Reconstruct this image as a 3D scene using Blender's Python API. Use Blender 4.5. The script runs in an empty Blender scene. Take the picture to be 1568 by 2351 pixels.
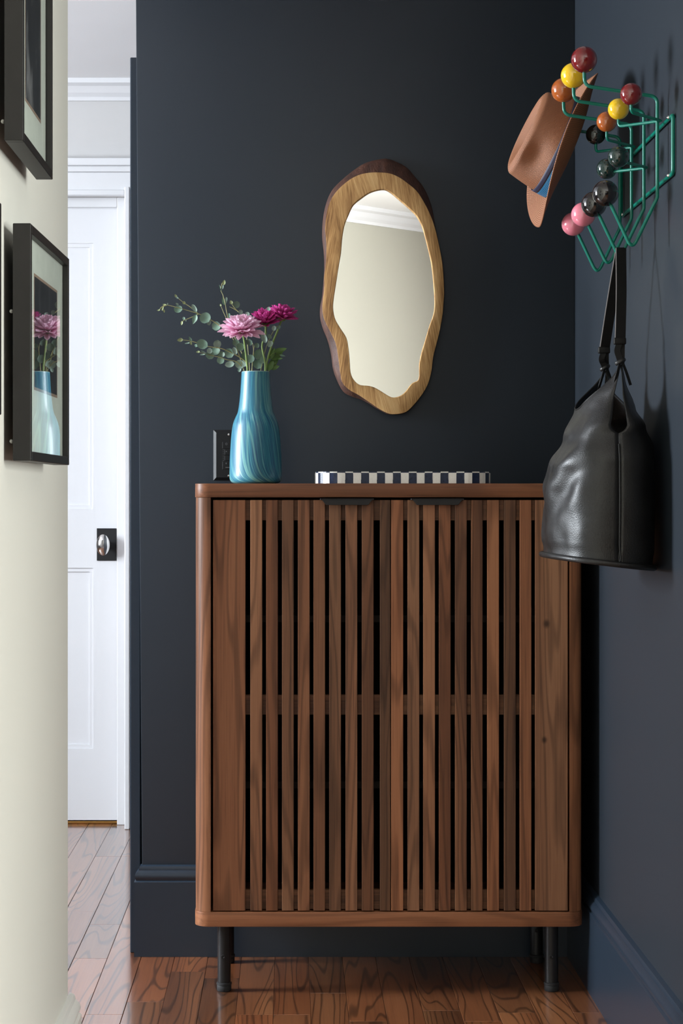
import bpy, bmesh, math, random
from mathutils import Vector, Matrix, noise

random.seed(7)
PI = math.pi
SC = bpy.context.scene
COL = SC.collection

# ---------------------------------------------------------------- camera, light, exposure
F, VX, HZ, HC = 4580.0, 665.0, 1135.0, 1.03      # focal length, principal point (px of a 1568x2351 frame), eye height
cam_d = bpy.data.cameras.new('camera')
cam = bpy.data.objects.new('camera', cam_d)
COL.objects.link(cam)
cam.location = (0, 0, HC)
cam.rotation_euler = (PI / 2, 0, 0)
cam_d.sensor_fit = 'VERTICAL'
cam_d.sensor_height = 36.0
cam_d.lens = F / 2351.0 * 36.0
cam_d.shift_x = (784 - VX) / 2351.0
cam_d.shift_y = -(1175.5 - HZ) / 2351.0
cam_d.clip_start = 0.05
SC.camera = cam

SC.view_settings.view_transform = 'Standard'
SC.view_settings.look = 'None'
SC.view_settings.gamma = 1.0
SC.view_settings.use_curve_mapping = False
SC.view_settings.exposure = 0.0

world = bpy.data.worlds.new('world')
SC.world = world
world.use_nodes = True
world.node_tree.nodes['Background'].inputs[0].default_value = (0.75, 0.86, 1.0, 1)
world.node_tree.nodes['Background'].inputs[1].default_value = 0.6


def area(name, loc, rot, sx, sz, power, col):
    d = bpy.data.lights.new(name, 'AREA')
    d.shape = 'RECTANGLE'
    d.size, d.size_y = sx, sz
    d.energy = power
    d.color = col
    o = bpy.data.objects.new(name, d)
    COL.objects.link(o)
    o.location = loc
    o.rotation_euler = rot
    return o


# daylight through the two windows of the place (window_1: west end of the side hall, window_2: east side of the entry room)
WIN1 = (-3.40, 3.42, 4.47, 0.98, 2.26)           # x of wall, y0, y1, z0, z1
WIN2 = (2.60, -0.65, 1.25, 0.60, 2.10)
area('daylight_hall_window', (WIN1[0] - 0.05, (WIN1[1] + WIN1[2]) / 2, (WIN1[3] + WIN1[4]) / 2), (0, -PI / 2, 0),
     WIN1[4] - WIN1[3], WIN1[2] - WIN1[1], 370, (0.87, 0.935, 1.0))
area('daylight_entry_window', (WIN2[0] + 0.05, (WIN2[1] + WIN2[2]) / 2, (WIN2[3] + WIN2[4]) / 2), (0, PI / 2, 0),
     WIN2[4] - WIN2[3], WIN2[2] - WIN2[1], 290, (0.985, 0.99, 0.97))


# ---------------------------------------------------------------- helpers
def P(px, py, Y):
    """the point of the place seen at pixel (px, py) at distance Y in front of the camera"""
    return Vector(((px - VX) * Y / F, Y, HC + (HZ - py) * Y / F))


def tag(o, label=None, cat=None, group=None, kind=None):
    if label: o['label'] = label
    if cat: o['category'] = cat
    if group: o['group'] = group
    if kind: o['kind'] = kind
    return o


def link(name, me, mat=None, parent=None, smooth=None):
    o = bpy.data.objects.new(name, me)
    COL.objects.link(o)
    if mat is not None:
        if len(me.materials) == 0:
            me.materials.append(mat)
    if smooth is not None:
        me.polygons.foreach_set('use_smooth', [smooth] * len(me.polygons))
        if smooth:
            try:
                me.set_sharp_from_angle(angle=math.radians(40))
            except Exception:
                pass
    if parent is not None:
        o.parent = parent
        o.matrix_parent_inverse = Matrix.Translation(-origin(parent))
    return o


ORIG = {}


def origin(o):
    v = Vector(ORIG.get(o.name, (0, 0, 0)))
    return v


def empty(name, loc):
    o = bpy.data.objects.new(name, None)
    COL.objects.link(o)
    o.location = loc
    o.empty_display_size = 0.02
    ORIG[o.name] = tuple(loc)
    return o


def thing(name, loc, label, cat, group=None):
    return tag(empty(name, loc), label, cat, group)


def sub(o, parent):
    """make o (geometry in world space, origin at world zero) a child of a mesh part"""
    o.parent = parent
    return o


class MB:
    def __init__(self):
        self.v, self.f = [], []

    def add(self, vs, fs):
        n = len(self.v)
        self.v += [tuple(p) for p in vs]
        self.f += [tuple(i + n for i in q) for q in fs]
        return self

    def box(self, x0, x1, y0, y1, z0, z1):
        vs = [(x, y, z) for z in (z0, z1) for y in (y0, y1) for x in (x0, x1)]
        return self.add(vs, [(0, 2, 3, 1), (4, 5, 7, 6), (0, 1, 5, 4), (2, 6, 7, 3), (0, 4, 6, 2), (1, 3, 7, 5)])

    def prism(self, poly, axis, a, b):
        """poly: 2D points; axis 'z': (x,y) extruded in z, 'y': (x,z) extruded in y, 'x': (y,z) extruded in x"""
        def mk(p, t):
            if axis == 'z': return (p[0], p[1], t)
            if axis == 'y': return (p[0], t, p[1])
            return (t, p[0], p[1])
        n = len(poly)
        vs = [mk(p, a) for p in poly] + [mk(p, b) for p in poly]
        fs = [tuple(range(n))[::-1], tuple(range(n, 2 * n))]
        fs += [(i, (i + 1) % n, n + (i + 1) % n, n + i) for i in range(n)]
        return self.add(vs, fs)

    def tube(self, pts, r, seg=10, caps=True):
        pts = [Vector(p) for p in pts]
        n = len(pts)
        rs = r if isinstance(r, (list, tuple)) else [r] * n
        t0 = (pts[1] - pts[0]).normalized()
        up = Vector((0, 0, 1)) if abs(t0.z) < 0.9 else Vector((1, 0, 0))
        u = t0.cross(up).normalized()
        rings = []
        for i in range(n):
            t = (pts[min(i + 1, n - 1)] - pts[max(i - 1, 0)]).normalized()
            u = (u - t * u.dot(t)).normalized()
            w = t.cross(u)
            rings.append([pts[i] + (u * math.cos(2 * PI * k / seg) + w * math.sin(2 * PI * k / seg)) * rs[i] for k in range(seg)])
        vs = [p for ring in rings for p in ring]
        fs = []
        for i in range(n - 1):
            for k in range(seg):
                a, b = i * seg + k, i * seg + (k + 1) % seg
                fs.append((a, b, b + seg, a + seg))
        if caps:
            fs.append(tuple(range(seg))[::-1])
            fs.append(tuple((n - 1) * seg + k for k in range(seg)))
        return self.add(vs, fs)

    def lathe(self, prof, c, seg=48, cap=True, axis=Vector((0, 0, 1))):
        """prof: (radius, height) along axis from c"""
        c = Vector(c)
        axis = Vector(axis).normalized()
        up = Vector((0, 0, 1)) if abs(axis.z) < 0.9 else Vector((1, 0, 0))
        u = axis.cross(up).normalized()
        w = axis.cross(u)
        vs, fs = [], []
        for (r, h) in prof:
            for k in range(seg):
                a = 2 * PI * k / seg
                vs.append(c + axis * h + (u * math.cos(a) + w * math.sin(a)) * r)
        for i in range(len(prof) - 1):
            for k in range(seg):
                a, b = i * seg + k, i * seg + (k + 1) % seg
                fs.append((a, b, b + seg, a + seg))
        if cap:
            fs.append(tuple(range(seg))[::-1])
            fs.append(tuple((len(prof) - 1) * seg + k for k in range(seg)))
        return self.add(vs, fs)

    def sphere(self, c, r, seg=24, rings=14):
        prof = [(max(r * math.sin(PI * i / rings), 1e-5), -r * math.cos(PI * i / rings)) for i in range(rings + 1)]
        return self.lathe(prof, c, seg, cap=False)

    def mesh(self, name, bevel=0, seg=2):
        me = bpy.data.meshes.new(name)
        me.from_pydata(self.v, [], self.f)
        me.update()
        bm = bmesh.new()
        bm.from_mesh(me)
        bmesh.ops.recalc_face_normals(bm, faces=bm.faces)
        if bevel:
            es = [e for e in bm.edges if len(e.link_faces) == 2 and e.calc_face_angle() > 0.5]
            bmesh.ops.bevel(bm, geom=es, offset=bevel, segments=seg, affect='EDGES', profile=0.5)
        bm.to_mesh(me)
        bm.free()
        return me

    def build(self, name, mat, parent=None, bevel=0, seg=2, smooth=False):
        return link(name, self.mesh(name, bevel, seg), mat, parent, smooth)


def grid(name, fn, nu, nv, mat, parent=None, closed=False, smooth=True, solid=0, uvs=True):
    """a surface of fn(u, v) with a UV map; closed wraps in u"""
    vs = [tuple(fn(i / nu, j / nv)) for j in range(nv + 1) for i in range(nu + (0 if closed else 1))]
    w = nu if closed else nu + 1
    fs, uv = [], []
    for j in range(nv):
        for i in range(nu):
            fs.append((j * w + i, j * w + (i + 1) % w, (j + 1) * w + (i + 1) % w, (j + 1) * w + i))
            uv += [(i / nu, j / nv), ((i + 1) / nu, j / nv), ((i + 1) / nu, (j + 1) / nv), (i / nu, (j + 1) / nv)]
    me = bpy.data.meshes.new(name)
    me.from_pydata(vs, [], fs)
    me.update()
    if uvs:
        l = me.uv_layers.new(name='UVMap')
        l.data.foreach_set('uv', [c for p in uv for c in p])
    o = link(name, me, mat, parent, None)
    if smooth:
        me.polygons.foreach_set('use_smooth', [True] * len(me.polygons))
    if solid:
        m = o.modifiers.new('thickness', 'SOLIDIFY')
        m.thickness = solid
        m.offset = 0
    return o


def fillet(pts, rad, n=6):
    pts = [Vector(p) for p in pts]
    rads = rad if isinstance(rad, (list, tuple)) else [rad] * len(pts)
    out = [pts[0]]
    for i in range(1, len(pts) - 1):
        a, b, c = pts[i - 1], pts[i], pts[i + 1]
        d1, d2 = (a - b), (c - b)
        l1, l2 = d1.length, d2.length
        d1.normalize(); d2.normalize()
        ang = d1.angle(d2)
        t = min(rads[i] / max(math.tan(ang / 2), 1e-3), 0.48 * l1, 0.48 * l2)
        p, q = b + d1 * t, b + d2 * t
        for k in range(n + 1):
            s = k / n
            out.append((1 - s) ** 2 * p + 2 * s * (1 - s) * b + s * s * q)
    out.append(pts[-1])
    return out


def catmull(pts, per=8, closed=False):
    pts = [Vector(p) for p in pts]
    n = len(pts)
    out = []
    for i in range(n if closed else n - 1):
        if closed:
            a, b, c, d = pts[(i - 1) % n], pts[i], pts[(i + 1) % n], pts[(i + 2) % n]
        else:
            a, b, c, d = pts[max(i - 1, 0)], pts[i], pts[i + 1], pts[min(i + 2, n - 1)]
        for k in range(per):
            t = k / per
            out.append(0.5 * ((2 * b) + (c - a) * t + (2 * a - 5 * b + 4 * c - d) * t * t + (3 * b - a - 3 * c + d) * t ** 3))
    if not closed:
        out.append(pts[-1])
    return out


def lerp_table(tab, x):
    if x <= tab[0][0]: return tab[0][1]
    for (a, p), (b, q) in zip(tab, tab[1:]):
        if x <= b:
            s = (x - a) / (b - a)
            s = s * s * (3 - 2 * s)
            return p + (q - p) * s
    return tab[-1][1]


# ---------------------------------------------------------------- materials
class N:
    """small node-tree writer"""
    def __init__(self, name):
        self.m = bpy.data.materials.new(name)
        self.m.use_nodes = True
        self.t = self.m.node_tree
        self.b = self.t.nodes['Principled BSDF']

    def n(self, typ, **kw):
        nd = self.t.nodes.new('ShaderNode' + typ)
        for k, v in kw.items():
            setattr(nd, k, v)
        return nd

    def l(self, a, b):
        self.t.links.new(a, b)

    def set(self, **kw):
        for k, v in kw.items():
            self.b.inputs[k.replace('_', ' ')].default_value = v
        return self

    def coords(self, out='Object', scale=(1, 1, 1), rnd=0.0, rot=(0, 0, 0)):
        tc = self.n('TexCoord')
        mp = self.n('Mapping')
        mp.inputs['Scale'].default_value = scale
        mp.inputs['Rotation'].default_value = rot
        self.l(tc.outputs[out], mp.inputs['Vector'])
        if rnd:
            oi = self.n('ObjectInfo')
            mu = self.n('Math', operation='MULTIPLY')
            mu.inputs[1].default_value = rnd
            self.l(oi.outputs['Random'], mu.inputs[0])
            cb = self.n('CombineXYZ')
            for k in range(3):
                self.l(mu.outputs[0], cb.inputs[k])
            self.l(cb.outputs[0], mp.inputs['Location'])
        return mp.outputs[0]

    def noise(self, vec, scale=1, detail=4, rough=0.55, dist=0):
        nd = self.n('TexNoise')
        nd.inputs['Scale'].default_value = scale
        nd.inputs['Detail'].default_value = detail
        nd.inputs['Roughness'].default_value = rough
        nd.inputs['Distortion'].default_value = dist
        self.l(vec, nd.inputs['Vector'])
        return nd.outputs['Fac']

    def math(self, op, a, b=None, c=None):
        nd = self.n('Math', operation=op)
        for k, v in enumerate((a, b, c)):
            if v is None: continue
            if isinstance(v, (int, float)): nd.inputs[k].default_value = v
            else: self.l(v, nd.inputs[k])
        return nd.outputs[0]

    def ramp(self, fac, stops):
        nd = self.n('ValToRGB')
        el = nd.color_ramp.elements
        while len(el) < len(stops):
            el.new(0.5)
        for e, (p, c) in zip(el, stops):
            e.position = p
            e.color = (*c, 1) if len(c) == 3 else c
        self.l(fac, nd.inputs[0])
        return nd.outputs[0]

    def mix(self, fac, a, b, mode='MIX'):
        nd = self.n('Mix', data_type='RGBA', blend_type=mode)
        for key, v in ((0, fac), (6, a), (7, b)):
            if isinstance(v, (int, float)): nd.inputs[key].default_value = v
            elif isinstance(v, tuple): nd.inputs[key].default_value = (*v, 1) if len(v) == 3 else v
            else: self.l(v, nd.inputs[key])
        return nd.outputs[2]

    def bump(self, h, strength=0.2, dist=0.002):
        nd = self.n('Bump')
        nd.inputs['Strength'].default_value = strength
        nd.inputs['Distance'].default_value = dist
        self.l(h, nd.inputs['Height'])
        self.l(nd.outputs[0], self.b.inputs['Normal'])

    def base(self, c):
        if isinstance(c, tuple): self.b.inputs['Base Color'].default_value = (*c, 1)
        else: self.l(c, self.b.inputs['Base Color'])
        return self


def plain(name, col, rough=0.5, metal=0.0, spec=0.5, coat=0.0, grain=0.04, scale=40, bump=0.0):
    """a surface of one colour with slight mottling"""
    n = N(name)
    v = n.coords('Object')
    f = n.noise(v, scale, 3)
    lo = tuple(c * (1 - grain) for c in col)
    hi = tuple(min(c * (1 + grain), 1) for c in col)
    n.base(n.ramp(f, [(0.3, lo), (0.7, hi)]))
    n.set(Roughness=rough, Metallic=metal)
    n.b.inputs['Specular IOR Level'].default_value = spec
    n.b.inputs['Coat Weight'].default_value = coat
    n.b.inputs['Coat Roughness'].default_value = 0.05
    if bump:
        n.bump(f, bump, 0.001)
    return n.m


def wall_paint(name, col, rough, spec=0.5):
    n = N(name)
    v = n.coords('Object')
    f = n.noise(v, 220, 2)
    g = n.noise(v, 1.3, 2)
    n.base(n.ramp(g, [(0.3, tuple(c * 0.97 for c in col)), (0.7, tuple(min(1, c * 1.03) for c in col))]))
    n.set(Roughness=rough)
    n.b.inputs['Specular IOR Level'].default_value = spec
    n.bump(f, 0.06, 0.0006)
    return n.m


def wood(name, along, stops, rough=0.4, rings=26, cross=10, length=1.1, line=0.55, rnd=60.0, spec=0.4, tint=0.22, coat=0.0, coat_ior=1.5, coat_rough=0.1, pores=0.35, linecol=(0.02, 0.009, 0.005), sharp=0.62):
    """timber with contour-line grain stretched along one axis; every object gets its own cut of it"""
    n = N(name)
    ax = 'xyz'.index(along)
    s = [cross] * 3; s[ax] = length
    v = n.coords('Object', tuple(s), rnd)
    f = n.noise(v, 1.0, 2, 0.4, 0.25)
    w = n.math('SINE', n.math('MULTIPLY', f, rings * 2 * PI / 2))
    w = n.math('MULTIPLY_ADD', w, 0.5, 0.5)
    s2 = [cross * 26] * 3; s2[ax] = length * 6
    v2 = n.coords('Object', tuple(s2), rnd)
    g = n.noise(v2, 1.0, 3, 0.6)
    c = n.ramp(n.math('ADD', n.math('MULTIPLY', f, 0.75), n.math('MULTIPLY', g, 0.25)), stops)
    lines = n.ramp(w, [(0.0, (0, 0, 0)), (sharp, (0, 0, 0)), (1.0, (1, 1, 1))])
    c = n.mix(n.math('MULTIPLY', lines, line), c, linecol)
    por = n.ramp(g, [(0.0, (1, 1, 1)), (0.42, (0, 0, 0))])
    c = n.mix(n.math('MULTIPLY', por, pores), c, linecol)
    oi = n.n('ObjectInfo')
    br = n.math('MULTIPLY_ADD', oi.outputs['Random'], 2 * tint, 1 - tint)
    cc = n.n('CombineXYZ')
    for k in range(3): n.l(br, cc.inputs[k])
    c = n.mix(1.0, c, cc.outputs[0], 'MULTIPLY')
    wn = n.n('TexWhiteNoise', noise_dimensions='1D')
    n.l(n.math('MULTIPLY', oi.outputs['Random'], 91.7), wn.inputs['W'])
    c = n.mix(wn.outputs['Value'], c, n.mix(1.0, c, (0.80, 0.98, 1.12), 'MULTIPLY'))
    n.base(c)
    n.set(Roughness=rough)
    n.b.inputs['Specular IOR Level'].default_value = spec
    n.b.inputs['Coat Weight'].default_value = coat
    n.b.inputs['Coat IOR'].default_value = coat_ior
    n.b.inputs['Coat Roughness'].default_value = coat_rough
    n.bump(n.math('ADD', g, n.math('MULTIPLY', lines, -0.5)), 0.12, 0.0006)
    return n.m


NAVY = wall_paint('navy_paint', (0.0170, 0.0230, 0.0310), 0.42, 0.38)
NAVY_TRIM = wall_paint('navy_trim_paint', (0.019, 0.030, 0.046), 0.30, 0.5)
CREAM = wall_paint('cream_paint', (0.69, 0.70, 0.625), 0.55, 0.4)
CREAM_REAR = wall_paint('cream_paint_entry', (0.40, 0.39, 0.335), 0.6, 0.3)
CREAM_TRIM = wall_paint('cream_trim_paint', (0.78, 0.79, 0.74), 0.35, 0.5)
WHITE = wall_paint('white_paint', (0.82, 0.82, 0.84), 0.45, 0.4)
WHITE_TRIM = wall_paint('white_trim_paint', (0.665, 0.67, 0.69), 0.3, 0.5)
GREY_WALL = wall_paint('pale_grey_paint', (0.52, 0.512, 0.51), 0.6, 0.3)
TAUPE = wall_paint('taupe_paint', (0.22, 0.21, 0.20), 0.6, 0.3)
CEIL = wall_paint('ceiling_paint', (0.88, 0.88, 0.89), 0.7, 0.2)

WAL = [(0.32, (0.115, 0.046, 0.023)), (0.5, (0.235, 0.091, 0.041)), (0.68, (0.330, 0.138, 0.064))]
WALNUT_Z = wood('walnut_upright', 'z', WAL, 0.42, 24, 15, 1.0, 0.40, sharp=0.45, pores=0.8, spec=0.25, tint=0.27)
WALNUT_X = wood('walnut_lengthwise', 'x', WAL, 0.42, 20, 14, 0.9, 0.25, sharp=0.5, pores=0.8, spec=0.25)
OAK = [(0.3, (0.140, 0.043, 0.016)), (0.5, (0.255, 0.083, 0.030)), (0.7, (0.37, 0.136, 0.050))]
FLOOR_WOOD = wood('oak_flooring', 'y', OAK, 0.34, 34, 9, 0.75, 0.62, tint=0.26, coat=1.0, coat_ior=2.05, coat_rough=0.12, pores=0.55, sharp=0.80)
def mango_mat():
    """glued-up boards, each with its own slant of grain"""
    n = N('mango_wood')
    tc = n.n('TexCoord')
    sp = n.n('SeparateXYZ')
    n.l(tc.outputs['Object'], sp.inputs[0])
    x, z = sp.outputs[0], sp.outputs[2]
    bd = n.math('FLOOR', n.math('MULTIPLY', n.math('ADD', x, n.math('MULTIPLY', z, 0.10)), 19))
    wn = n.n('TexWhiteNoise', noise_dimensions='1D')
    n.l(bd, wn.inputs['W'])
    rv = wn.outputs['Value']
    xs = n.math('ADD', x, n.math('MULTIPLY', z, n.math('MULTIPLY_ADD', rv, 0.5, -0.15)))
    cb = n.n('CombineXYZ')
    n.l(n.math('ADD', n.math('MULTIPLY', xs, 330), n.math('MULTIPLY', bd, 7.3)), cb.inputs[0])
    n.l(n.math('MULTIPLY', z, 16), cb.inputs[2])
    f = n.noise(cb.outputs[0], 1.0, 4, 0.65)
    cb2 = n.n('CombineXYZ')
    n.l(n.math('ADD', n.math('MULTIPLY', xs, 30), n.math('MULTIPLY', bd, 3.1)), cb2.inputs[0])
    n.l(n.math('MULTIPLY', z, 7), cb2.inputs[2])
    g = n.noise(cb2.outputs[0], 1.0, 3, 0.5, 0.5)
    k = n.math('ADD', n.math('MULTIPLY', f, 0.55), n.math('ADD', n.math('MULTIPLY', g, 0.35), n.math('MULTIPLY', rv, 0.10)))
    n.base(n.ramp(k, [(0.34, (0.15, 0.066, 0.024)), (0.47, (0.40, 0.215, 0.078)), (0.56, (0.56, 0.335, 0.135)), (0.68, (0.68, 0.45, 0.21))]))
    n.set(Roughness=0.45)
    n.b.inputs['Specular IOR Level'].default_value = 0.3
    n.bump(f, 0.15, 0.0008)
    return n.m


MANGO = mango_mat()


def bark_mat():
    n = N('bark_edge')
    v = n.coords('Object', (1, 1, 0.35))
    f = n.noise(v, 60, 6, 0.7)
    n.base(n.ramp(f, [(0.3, (0.030, 0.012, 0.008)), (0.6, (0.085, 0.033, 0.020)), (0.8, (0.14, 0.062, 0.036))]))
    n.set(Roughness=0.6)
    n.bump(f, 0.7, 0.004)
    return n.m


BARK = bark_mat()


def mirror_mat():
    n = N('mirror_silver')
    n.base((0.93, 0.94, 0.93))
    n.set(Metallic=1.0, Roughness=0.0)
    return n.m


MIRROR = mirror_mat()


def pane_mat(name, ior=1.5, tint=(1, 1, 1)):
    n = N(name)
    out = n.t.nodes['Material Output']
    fr = n.n('Fresnel')
    fr.inputs['IOR'].default_value = ior
    tr = n.n('BsdfTransparent')
    tr.inputs[0].default_value = (*tint, 1)
    gl = n.n('BsdfGlossy')
    gl.inputs['Roughness'].default_value = 0.0
    mx = n.n('MixShader')
    n.l(fr.outputs[0], mx.inputs[0]); n.l(tr.outputs[0], mx.inputs[1]); n.l(gl.outputs[0], mx.inputs[2])
    n.l(mx.outputs[0], out.inputs['Surface'])
    return n.m


PANE = pane_mat('picture_glass', 1.5, (0.97, 0.985, 0.97))
WINDOW_PANE = pane_mat('window_glass', 1.3)
BLACK_FRAME = plain('black_frame_wood', (0.010, 0.0095, 0.0085), 0.45, spec=0.3, grain=0.15)
BLACK_METAL = plain('black_metal', (0.011, 0.0105, 0.011), 0.42, spec=0.35, grain=0.1)
BLACK_PLASTIC = plain('black_plastic', (0.012, 0.012, 0.013), 0.5, spec=0.3, grain=0.06)
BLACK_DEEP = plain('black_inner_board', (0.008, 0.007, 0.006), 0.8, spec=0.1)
RUBBER = plain('black_rubber', (0.014, 0.014, 0.015), 0.7)
SILVER = plain('polished_metal', (0.72, 0.71, 0.70), 0.12, metal=1.0)
DULL_METAL = plain('dull_metal', (0.34, 0.34, 0.32), 0.4, metal=0.6)
LED = plain('grey_icon_print', (0.16, 0.16, 0.165), 0.5)
MAT_BOARD = plain('mat_board', (0.76, 0.80, 0.73), 0.9, spec=0.1)
INNER_MAT = plain('tan_inner_mat', (0.42, 0.30, 0.22), 0.8)
TEAL = plain('teal_enamel', (0.0, 0.150, 0.105), 0.30, coat=0.15, spec=0.35)
BRASS = plain('worn_brass', (0.50, 0.27, 0.08), 0.35, metal=1.0)


def ball_mat(name, col):
    n = N(name)
    v = n.coords('Object')
    f = n.noise(v, 30, 2)
    n.base(n.ramp(f, [(0.3, tuple(c * 0.9 for c in col)), (0.7, tuple(min(1, c * 1.08) for c in col))]))
    n.set(Roughness=0.10)
    n.b.inputs['Coat Weight'].default_value = 0.8
    n.b.inputs['Coat Roughness'].default_value = 0.02
    return n.m


BALL = {k: ball_mat('enamel_' + k, c) for k, c in {
    'red': (0.155, 0.008, 0.010), 'yellow': (0.74, 0.46, 0.012), 'orange': (0.36, 0.085, 0.014),
    'green': (0.007, 0.024, 0.021), 'black': (0.007, 0.006, 0.007), 'pink': (0.66, 0.19, 0.25), 'dark': (0.006, 0.008, 0.007)}.items()}


def glass_knob_mat():
    n = N('clear_glass')
    n.base((0.95, 0.97, 0.98))
    n.set(Roughness=0.03)
    n.b.inputs['Transmission Weight'].default_value = 1.0
    return n.m


GLASS = glass_knob_mat()


def vase_mat():
    n = N('blue_swirl_glaze')
    tc = n.n('TexCoord')
    sp = n.n('SeparateXYZ')
    n.l(tc.outputs['UV'], sp.inputs[0])
    u, v = sp.outputs[0], sp.outputs[1]
    lo = n.n('MapRange', interpolation_type='SMOOTHSTEP')
    lo.inputs['From Min'].default_value = 0.95
    lo.inputs['From Max'].default_value = 0.0
    n.l(v, lo.inputs['Value'])
    tw = n.math('MULTIPLY', lo.outputs[0], n.math('MULTIPLY_ADD', n.math('MULTIPLY', lo.outputs[0], lo.outputs[0]), -0.22, 0.03))
    wv = n.math('MULTIPLY', n.math('SINE', n.math('MULTIPLY', v, 9.0)), 0.018)
    uu = n.math('ADD', n.math('ADD', u, tw), wv)

    def streak(fu, fv, sc, det, off=0.0):
        cb = n.n('CombineXYZ')
        n.l(n.math('MULTIPLY_ADD', uu, fu, off), cb.inputs[0])
        n.l(n.math('MULTIPLY', v, fv), cb.inputs[1])
        return n.noise(cb.outputs[0], sc, det, 0.65)
    a = streak(95, 2.0, 1.0, 5)
    b = streak(300, 4.0, 1.0, 3, 3.1)
    c = streak(7, 0.9, 1.0, 2, 11.0)
    f = n.math('ADD', n.math('MULTIPLY', a, 0.46), n.math('ADD', n.math('MULTIPLY', b, 0.36), n.math('MULTIPLY', c, 0.18)))
    col = n.ramp(f, [(0.39, (0.005, 0.052, 0.14)), (0.47, (0.014, 0.135, 0.225)), (0.54, (0.050, 0.245, 0.30)), (0.625, (0.32, 0.54, 0.52))])
    vein = n.math('ABSOLUTE', n.math('SUBTRACT', streak(9, 0.6, 1.0, 1, 5.5), 0.5))
    vm = n.ramp(vein, [(0.0, (1, 1, 1)), (0.012, (0.6, 0.6, 0.6)), (0.03, (0, 0, 0))])
    col = n.mix(n.math('MULTIPLY', vm, 0.55), col, (0.22, 0.50, 0.42))
    n.base(col)
    n.set(Roughness=0.42)
    n.b.inputs['Coat Weight'].default_value = 0.18
    n.b.inputs['Coat Roughness'].default_value = 0.16
    n.bump(f, 0.08, 0.0005)
    return n.m


VASE = vase_mat()
VASE_RIM = plain('pale_glaze_rim', (0.30, 0.46, 0.46), 0.25)
LEAF = plain('eucalyptus_leaf', (0.165, 0.27, 0.20), 0.55, grain=0.25, scale=60)
LEAF_PALE = plain('eucalyptus_leaf_pale', (0.27, 0.38, 0.31), 0.6, grain=0.2, scale=60)
LEAF_BUD = plain('eucalyptus_bud', (0.33, 0.39, 0.19), 0.6, grain=0.2, scale=60)
LEAF_DARK = plain('mum_leaf', (0.075, 0.15, 0.032), 0.5, grain=0.3, scale=60)
STEM = plain('sprig_stem', (0.30, 0.29, 0.12), 0.6, grain=0.2)
STEM_GREEN = plain('flower_stem', (0.20, 0.30, 0.085), 0.5, grain=0.15)


def petal_mat(name, tip, base):
    n = N(name)
    tc = n.n('TexCoord')
    sp = n.n('SeparateXYZ')
    n.l(tc.outputs['UV'], sp.inputs[0])
    f = n.noise(n.coords('UV', (9, 0.8, 1), 5.0), 1.0, 2)
    k = n.math('ADD', n.math('MULTIPLY', sp.outputs[1], 0.7), n.math('MULTIPLY', f, 0.3))
    n.base(n.ramp(k, [(0.15, base), (0.75, tip)]))
    n.set(Roughness=0.6)
    n.b.inputs['Specular IOR Level'].default_value = 0.2
    c = n.b.inputs['Base Color'].links[0].from_socket
    tl = n.n('BsdfTranslucent')
    n.l(c, tl.inputs[0])
    mx = n.n('MixShader')
    mx.inputs[0].default_value = 0.4
    n.l(n.b.outputs[0], mx.inputs[1]); n.l(tl.outputs[0], mx.inputs[2])
    n.l(mx.outputs[0], n.t.nodes['Material Output'].inputs['Surface'])
    return n.m


PETAL_PINK = petal_mat('pink_petal', (0.94, 0.66, 0.80), (0.80, 0.32, 0.54))
PETAL_MAGENTA = petal_mat('magenta_petal', (0.66, 0.09, 0.36), (0.36, 0.012, 0.13))


def leather_mat():
    n = N('black_leather')
    v = n.coords('Object')
    vo = n.n('TexVoronoi')
    vo.inputs['Scale'].default_value = 520
    n.l(v, vo.inputs['Vector'])
    f = n.noise(v, 26, 4)
    n.base(n.ramp(f, [(0.3, (0.006, 0.0057, 0.0056)), (0.7, (0.011, 0.0105, 0.0103))]))
    n.l(n.ramp(f, [(0.3, (0.36, 0.36, 0.36)), (0.7, (0.48, 0.48, 0.48))]), n.b.inputs['Roughness'])
    n.b.inputs['Specular IOR Level'].default_value = 0.42
    n.bump(n.math('ADD', n.math('MULTIPLY', vo.outputs['Distance'], 0.35), n.math('MULTIPLY', f, 0.7)), 0.22, 0.0022)
    return n.m


LEATHER = leather_mat()
LEATHER_DARK = plain('black_leather_strap', (0.006, 0.0056, 0.0055), 0.55, spec=0.2, grain=0.2)
LEATHER_EDGE = plain('raw_leather_edge', (0.20, 0.18, 0.17), 0.7, spec=0.2)


def straw_mat(name, rows):
    n = N(name)
    tc = n.n('TexCoord')
    sp = n.n('SeparateXYZ')
    n.l(tc.outputs['UV'], sp.inputs[0])
    u, v = sp.outputs[0], sp.outputs[1]
    a = n.math('MULTIPLY_ADD', n.math('SINE', n.math('MULTIPLY', v, 2 * PI * rows)), 0.5, 0.5)
    b = n.math('MULTIPLY_ADD', n.math('SINE', n.math('MULTIPLY_ADD', u, 2 * PI * 210, n.math('MULTIPLY', v, PI * rows))), 0.5, 0.5)
    h = n.math('MULTIPLY', n.math('POWER', a, 0.6), n.math('POWER', b, 0.5))
    f = n.noise(n.coords('Object'), 26, 3)
    c = n.ramp(h, [(0.0, (0.13, 0.046, 0.018)), (0.5, (0.31, 0.122, 0.053)), (1.0, (0.42, 0.178, 0.086))])
    c = n.mix(n.math('MULTIPLY', f, 0.35), c, (0.24, 0.10, 0.05))
    n.base(c)
    n.set(Roughness=0.55)
    n.bump(h, 0.5, 0.0012)
    return n.m


STRAW = straw_mat('terracotta_straw', 58)
STRAW_BRIM = straw_mat('terracotta_straw_brim', 17)
BAND_NAVY = plain('navy_ribbon', (0.016, 0.017, 0.045), 0.6)


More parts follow.
